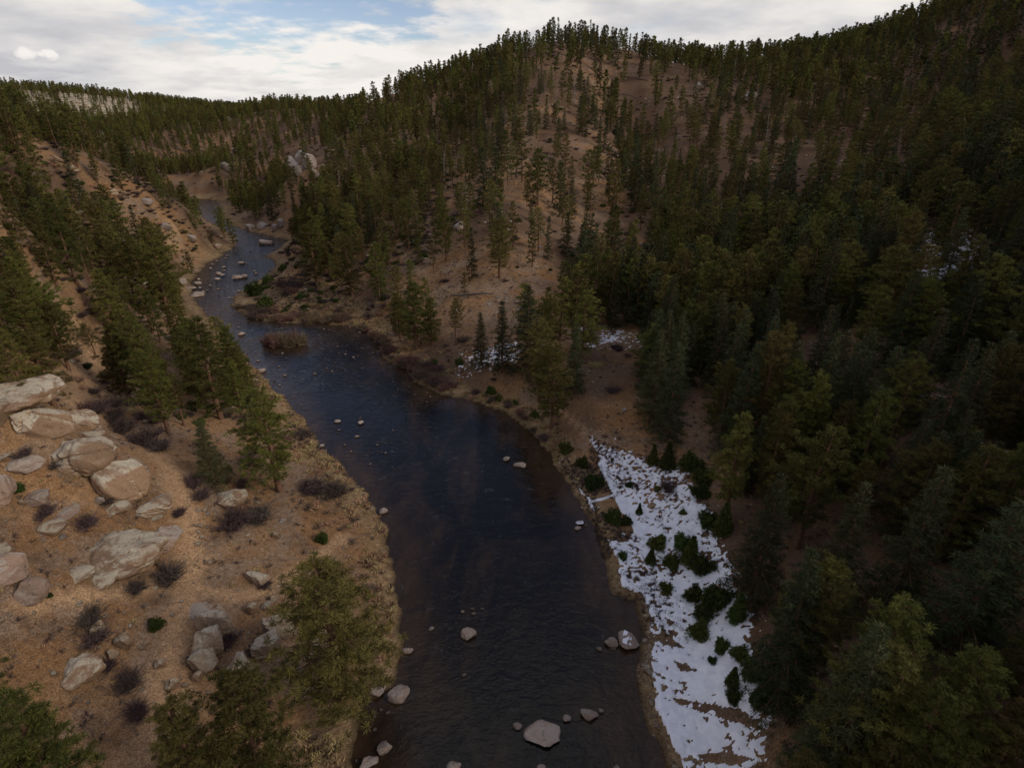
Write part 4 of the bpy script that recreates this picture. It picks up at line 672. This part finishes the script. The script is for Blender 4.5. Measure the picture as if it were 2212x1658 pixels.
DENSE = [([(0,480),(60,500),(110,640),(170,700),(170,880),(0,890),(-200,900),(-200,480)], 0.95), ([(140,400),(280,410),(300,620),(380,600),(400,760),(300,800),(200,660),(150,560)], 0.80), ([(-100,230),(150,250),(160,345),(100,320),(0,310),(-100,300)], 0.95), ([(220,640),(400,640),(470,700),(470,880),(400,860),(260,860)], 0.4), ([(0,470),(150,520),(200,640),(170,700),(0,700)], 0.95),
         ([(600,380),(700,400),(860,420),(860,560),(700,640),(650,560),(620,480)], 0.85), ([(700,250),(1100,120),(1120,300),(940,370),(860,420),(700,330)], 0.82), ([(150,260),(470,250),(470,385),(340,385),(160,340)], 0.55), ([(1480,130),(1700,110),(2000,40),(2300,-60),(2300,300),(2000,320),(1600,290),(1500,240)], 0.75), ([(1350,380),(1620,420),(1700,560),(1700,760),(1300,700),(1280,560)], 0.88), ([(860,330),(1120,330),(1130,440),(960,400),(930,450),(860,480)], 0.6), ([(1960,300),(2300,250),(2300,800),(1900,760),(1700,640),(1720,450),(1960,420)], 0.95), ([(470,250),(640,250),(700,330),(640,420),(480,400)], 0.6)]
for poly, f in DENSE: dens = np.where(inpoly(px, py, poly), np.maximum(dens, f)*smooth(2.5, 6, S_), dens); dens = np.where(Y > 110, np.maximum(dens, 0.20*smooth(2.5, 6, S_)), dens)
mid_hill = (Y > 105) & (X < 0.42*Y) & (X > -0.40*Y); dens = np.where(mid_hill, dens*0.84, dens)
for poly, f in OPEN: dens = np.where(inpoly(px, py, poly), dens*f, dens)
left_near = (X < -10) & (Y < 200)
keep = rng.random(len(X)) < dens
T = np.array(TAKEN)
keep &= (np.min(np.hypot(X[:, None]-T[None, :, 0], Y[:, None]-T[None, :, 1]), 1) > 4.0)
X, Y, Z, px, py, pt = [a[keep] for a in (X, Y, Z, px, py, pt)]
firp = 0.12+0.42*smooth(0.45, 0.62, fbm(X/30, Y/30, 3, 97))+0.15*((X > 10) & (Y < 150)); isfir = rng.random(len(X)) < np.where(X < -15, 0.06, firp)
hgt = np.where(isfir, rng.triangular(6, 12, 16, len(X)), rng.triangular(6, 11.5, 15.5, len(X)))*np.where(rng.random(len(X)) < 0.16, 0.55, 1.0); hgt *= np.where(Y > 190, 0.84, 1.0); hgt = np.where(left_near[keep], hgt*0.85, hgt)
# nothing may stand against the lens
near = np.sqrt(X**2+Y**2+(CAM_H-Z-hgt)**2) < 17; sel = ~near
X, Y, Z, px, py, pt, isfir, hgt = [a[sel] for a in (X, Y, Z, px, py, pt, isfir, hgt)]
_, tpy, _ = project(X, Y, Z+hgt); inview = (px > -60) & (px < 2270) & (tpy < 1650) & (py > -10) & (pt > 0)
app = np.where(inview, hgt/pt, 0.0)
order = np.argsort(-app); nobj = {True: 0, False: 0}; LIM = {True: 230, False: 225}
as_obj = np.zeros(len(X), bool)
for i in order:
    if app[i] <= 0: break
    f = bool(isfir[i])
    if nobj[f] < LIM[f]: as_obj[i] = True; nobj[f] += 1
def place_words(px_, py_):
    if px_ < 600: return 'on the upper left hillside' if py_ < 470 else 'above the great dome rock' if py_ < 620 else 'in the grove behind the boulders'
    if px_ < 1000: return 'on the slope above the bend' if py_ < 560 else 'by the bend'
    if px_ < 1350: return 'above the scree' if py_ < 500 else 'at the central hill foot' if py_ < 640 else 'behind the brown flat'
    if px_ < 1700: return 'right of the central hill' if py_ < 520 else 'in the middle wood' if py_ < 750 else 'behind the snow flat' if py_ < 1050 else 'beside the snow field'
    return 'high on the right hillside' if py_ < 500 else 'halfway up the right hillside' if py_ < 760 else 'near the bare dead tree' if py_ < 1050 else 'right of the snow field' if py_ < 1400 else 'in the bottom right corner'
ORD = ['leftmost', 'second from left', 'third from left', 'fourth from left', 'fifth from left', 'sixth from left', 'seventh from left', 'eighth from left']
ROW = ['front row', 'second row', 'third row', 'fourth row', 'fifth row', 'sixth row', 'seventh row', 'eighth row', 'ninth row', 'tenth row']
LABEL = {}; kinds_ = {}
for i in np.nonzero(as_obj)[0]:
    size = 'tall' if hgt[i] > 13 else 'short' if hgt[i] < 8 else 'middling'; kinds_.setdefault((bool(isfir[i]), size, place_words(px[i], py[i])), []).append(i)
for (f, size, w), ids in kinds_.items():
    ids = sorted(ids, key=lambda i: -py[i]); nr = (len(ids)+7)//8; per = math.ceil(len(ids)/nr)
    for r in range(nr):
        row = sorted(ids[r*per:(r+1)*per], key=lambda i: px[i])
        for c, i in enumerate(row): LABEL[i] = '%s %s %s, %s%s' % (size, 'dark fir' if f else 'olive pine', w, (ROW[min(r, 9)]+', ') if nr > 1 else '', ORD[c] if len(row) > 1 else 'the only one of its size')
yaw = rng.uniform(0, 6.28, len(X)); var = rng.integers(0, 100, len(X)); wd = rng.uniform(0.85, 1.35, len(X))*np.where((Y > 105) & (X < 0.42*Y), 0.86, 1.0)
for i in np.nonzero(as_obj)[0]:
    f = bool(isfir[i]); kd = 'fir' if f else 'pine'; lod = 0 if pt[i] < 95 else 1; L_ = LIB[(kd, lod)]
    w = place_words(px[i], py[i]); lb = LABEL[i]
    put_tree(kd, L_[var[i] % len(L_)], (X[i], Y[i], Z[i]), hgt[i], yaw[i], lb, ('firs ' if f else 'pines ')+w, wide=wd[i], lean=(rng.normal(0, 0.03), rng.normal(0, 0.03)))
g = np.random.default_rng(99)
pool = np.nonzero(inview & (pt > 60) & (pt < 330))[0]; pick = g.choice(pool, 26, replace=False)
for i in pick:
    if as_obj[i]: continue
    xx, yy = X[i]+2.2, Y[i]-1.5; put_tree('snag', SNAGS[i % 3], (xx, yy, float(H(xx, yy))), g.uniform(6, 12), g.uniform(0, 6), 'grey leafless dead tree '+place_words(px[i], py[i]), 'dead trees', wide=g.uniform(0.6, 1.0), lean=(g.normal(0, 0.08), g.normal(0, 0.08)))
pool = np.nonzero(inview & (pt > 110) & (pt < 330) & (px > 650))[0]
for i in g.choice(pool, 40, replace=False):
    xx, yy = X[i]+1.8, Y[i]-2.0; L_ = g.uniform(2.5, 5.0); a = g.uniform(-0.6, 0.6); dz = (float(H(xx+L_*math.cos(a), yy+L_*math.sin(a)))-float(H(xx-L_*math.cos(a), yy-L_*math.sin(a))))/2
    link('fallen_log', LOGS[i % 4] if g.random() < 0.6 else LOGW[i % 2], loc=(xx, yy, float(H(xx, yy))+0.2), rot=(0, -math.atan2(dz, L_), a), scale=(L_, 6, 6), label='grey fallen log '+place_words(px[i], py[i]), category='log', group='fallen logs')
rest = ~as_obj
def instancer(name, pts, idx, scl, yaws, meshes, **props):
    """one object of kind stuff that draws many copies of a few meshes"""
    me = bpy.data.meshes.new(name); me.vertices.add(len(pts)); me.vertices.foreach_set('co', np.asarray(pts, np.float32).ravel())
    for nm, tp, dat in (('idx', 'INT', idx.astype(np.int32)), ('yaw', 'FLOAT', yaws.astype(np.float32))): a = me.attributes.new(nm, tp, 'POINT'); a.data.foreach_set('value', dat)
    a = me.attributes.new('scl', 'FLOAT_VECTOR', 'POINT'); a.data.foreach_set('vector', np.asarray(scl, np.float32).ravel())
    col = bpy.data.collections.new(name+'_kinds')
    for i, m in enumerate(meshes): o = bpy.data.objects.new('%s_%03d' % (name, i), m); col.objects.link(o)
    ng = bpy.data.node_groups.new(name, 'GeometryNodeTree'); ng.interface.new_socket('Geometry', in_out='INPUT', socket_type='NodeSocketGeometry'); ng.interface.new_socket('Geometry', in_out='OUTPUT', socket_type='NodeSocketGeometry')
    N = ng.nodes.new; L = ng.links.new; gi = N('NodeGroupInput'); go = N('NodeGroupOutput'); ci = N('GeometryNodeCollectionInfo'); ci.inputs['Collection'].default_value = col; ci.inputs['Separate Children'].default_value = True; ci.inputs['Reset Children'].default_value = True
    ip = N('GeometryNodeInstanceOnPoints'); ip.inputs['Pick Instance'].default_value = True
    def at(nm, tp): q = N('GeometryNodeInputNamedAttribute'); q.data_type = tp; q.inputs['Name'].default_value = nm; return q.outputs['Attribute']
    cx = N('ShaderNodeCombineXYZ'); L(at('yaw', 'FLOAT'), cx.inputs[2]); er = N('FunctionNodeEulerToRotation'); L(cx.outputs[0], er.inputs[0])
    L(gi.outputs[0], ip.inputs['Points']); L(ci.outputs[0], ip.inputs['Instance']); L(at('idx', 'INT'), ip.inputs['Instance Index']); L(er.outputs[0], ip.inputs['Rotation']); L(at('scl', 'FLOAT_VECTOR'), ip.inputs['Scale']); L(ip.outputs[0], go.inputs[0])
    o = link(name, me, **props); md = o.modifiers.new('copies', 'NODES'); md.node_group = ng; return o
mid = pt[rest] < 235; fr = isfir[rest]; vv = var[rest]; meshes = LIB[('pine', 1, 'one')]+LIB[('fir', 1, 'one')]+LIB[('pine', 2, 'one')]+LIB[('fir', 2, 'one')]
idx = vv % 6 + np.where(fr, 6, 0) + np.where(mid, 0, 12); hs = hgt[rest]/14.0
instancer('distant_forest', np.stack([X[rest], Y[rest], Z[rest]-0.15], 1), idx, np.stack([hs*wd[rest], hs*wd[rest], hs], 1), yaw[rest], meshes, kind='stuff', label='far conifer forest covering the hills and ridges', category='forest')
print('trees', len(X), nobj, int(rest.sum()))

# ------------------------------------------------------------------ dry grass, litter stones
def make_tuft(seed, mat_, n=14, h=0.5):
    g = np.random.default_rng(seed); c = np.concatenate([g.normal(0, 0.12, (n, 2)), np.zeros((n, 1))], 1); v, f, t = blades(c, 2, h, 0.03, 1.3, g, 0.6); return mesh_from('tuft', v, f, [mat_], False, {'tuft': t})
TUFTS = [make_tuft(700+i, M_GRASS) for i in range(4)]; BROWN = [make_tuft(710+i, M_TWIG, 12, 0.4) for i in range(3)]
n = 90000; x = rng.uniform(-60, 45, n); y = rng.uniform(12, 190, n); x[:16000] = rng.uniform(5, 30, 16000); y[:16000] = rng.uniform(18, 68, 16000); s = SD(x, y); z = H(x, y); b = _bil(bank.reshape(NY, NX), x, y); tr = _bil(trail.reshape(NY, NX), x, y)
p_ = np.clip(b*0.9+0.06+0.16*(x < -6), 0, 1)*(s > 0.25)*(tr < 0.3)*smooth(0.25, 0.55, fbm(x/2, y/2, 3, 101)); q = project(x, y, z); isn = inpoly(q[0], q[1], SNOW_POLYS[0]); p_ = np.where(isn, 0.9*smooth(0.3, 0.6, fbm(x/3, y/3, 2, 131))*smooth(28, 42, y), p_)
kk = rng.random(n) < p_; x, y, z = x[kk], y[kk], z[kk]; m = len(x); sc = rng.uniform(0.5, 1.25, m); br = rng.random(m) < np.where(SD(x, y) > 6, 0.8, 0.25); sc *= np.where(SD(x, y) > 7, 0.7, 1.0); isn = isn[kk]; br |= isn; sc = np.where(isn, sc*0.55, sc)
instancer('dry_grass', np.stack([x, y, z-0.02], 1), np.where(br, 4+rng.integers(0, 3, m), rng.integers(0, 4, m)), np.stack([sc*1.3, sc*1.3, sc], 1), rng.uniform(0, 6.28, m), TUFTS+BROWN, kind='stuff', label='dry golden grass and brown stalks along the river banks', category='grass')
n = 22000; x = rng.uniform(-190, 240, n); y = rng.uniform(50, 420, n); x[:6000] = rng.uniform(-120, -20, 6000); y[:6000] = rng.uniform(60, 215, 6000); z = H(x, y); s = SD(x, y); kk = (s > 4) & (rng.random(n) < np.where((x < -22) & (y < 220), 0.95, 0.55)*smooth(0.36, 0.56, fbm(x/6, y/6, 3, 141))) & (np.abs(x) < y*1.1+20); x, y, z = x[kk], y[kk], z[kk]; m = len(x); sc = rng.uniform(0.35, 1.15, m)
instancer('hillside_scrub', np.stack([x, y, z-0.05], 1), rng.integers(0, 5, m), np.stack([sc, sc, sc*0.7], 1), rng.uniform(0, 6.28, m), SHRUBS[:2]+[BUSHES[0][1]]+[make_shrub(405, 160, 1.3, M_WILLOW, 0.6), make_shrub(406, 160, 1.3, M_GRASS, 0.6)], kind='stuff', label='low brown scrub scattered over the hillsides', category='scrub')
# scree on the hillsides and grit on the near slope: too many and too small to count
n = 26000; x = rng.uniform(-120, 260, n); y = rng.uniform(30, 400, n); z = H(x, y); s = SD(x, y); q = project(x, y, z)
scree = np.zeros(n)
for poly in ([(930,380),(1010,420),(1110,450),(1190,500),(1180,600),(1100,560),(1020,480)], [(1190,100),(1330,110),(1560,270),(1480,400),(1330,380),(1250,250)], [(1640,300),(1900,300),(1900,420),(1680,440)], [(560,480),(640,470),(640,520),(540,505)], [(1050,640),(1150,620),(1150,680),(1060,690)]): scree = np.maximum(scree, inpoly(q[0], q[1], poly))
p_ = np.where(s > 0.6, 0.03+0.10*((x < -20) & (y < 210))+0.85*scree*smooth(0.35, 0.6, fbm(x/7, y/7, 3, 111)), 0); kk = rng.random(n) < p_; x, y, z = x[kk], y[kk], z[kk]; m = len(x); sc = rng.uniform(0.15, 0.75, m)
n2 = 9000; x2 = rng.uniform(-60, -4, n2); y2 = rng.uniform(15, 75, n2); z2 = H(x2, y2); k2 = (SD(x2, y2) > 0.5) & (rng.random(n2) < smooth(0.35, 0.62, fbm(x2/4, y2/4, 3, 121))*0.8); x2, y2, z2 = x2[k2], y2[k2], z2[k2]; s2 = 0.03+0.13*rng.random(len(x2))**2.5
x = np.concatenate([x, x2]); y = np.concatenate([y, y2]); z = np.concatenate([z, z2]); sc = np.concatenate([sc, s2]); m = len(x)
SCREE = [rock_mesh(640+i, M_CLIFF if i < 2 else M_ROCK, sub=1, cuts=6) for i in range(4)]
instancer('scree', np.stack([x, y, z], 1), rng.integers(0, 4, m), np.stack([sc, sc*rng.uniform(0.6, 1, m), sc*rng.uniform(0.35, 0.7, m)], 1), rng.uniform(0, 6.28, m), SCREE, kind='stuff', label='scattered scree and small stones on the slopes', category='scree')

# ------------------------------------------------------------------ look-alikes in small patches: say which one by its row and place
def tell_apart():
    same = {}
    for o in COL.objects:
        if o.parent is None and o.get('category') and not o.get('kind'): same.setdefault(o['label'], []).append(o)
    for lb, obs in same.items():
        n = len(obs)
        if n < 2 or n > 60: continue
        P_ = {o.name: project(np.array(o.location[0]), np.array(o.location[1]), np.array(o.location[2])) for o in obs}
        obs.sort(key=lambda o: -float(P_[o.name][1])); nr = (n+7)//8; per = math.ceil(n/nr)
        for r in range(nr):
            row = sorted(obs[r*per:(r+1)*per], key=lambda o: float(P_[o.name][0]))
            for c, o in enumerate(row): o['label'] = lb+', '+((ROW[r]+', ') if nr > 1 else '')+ORD[c]
tell_apart()
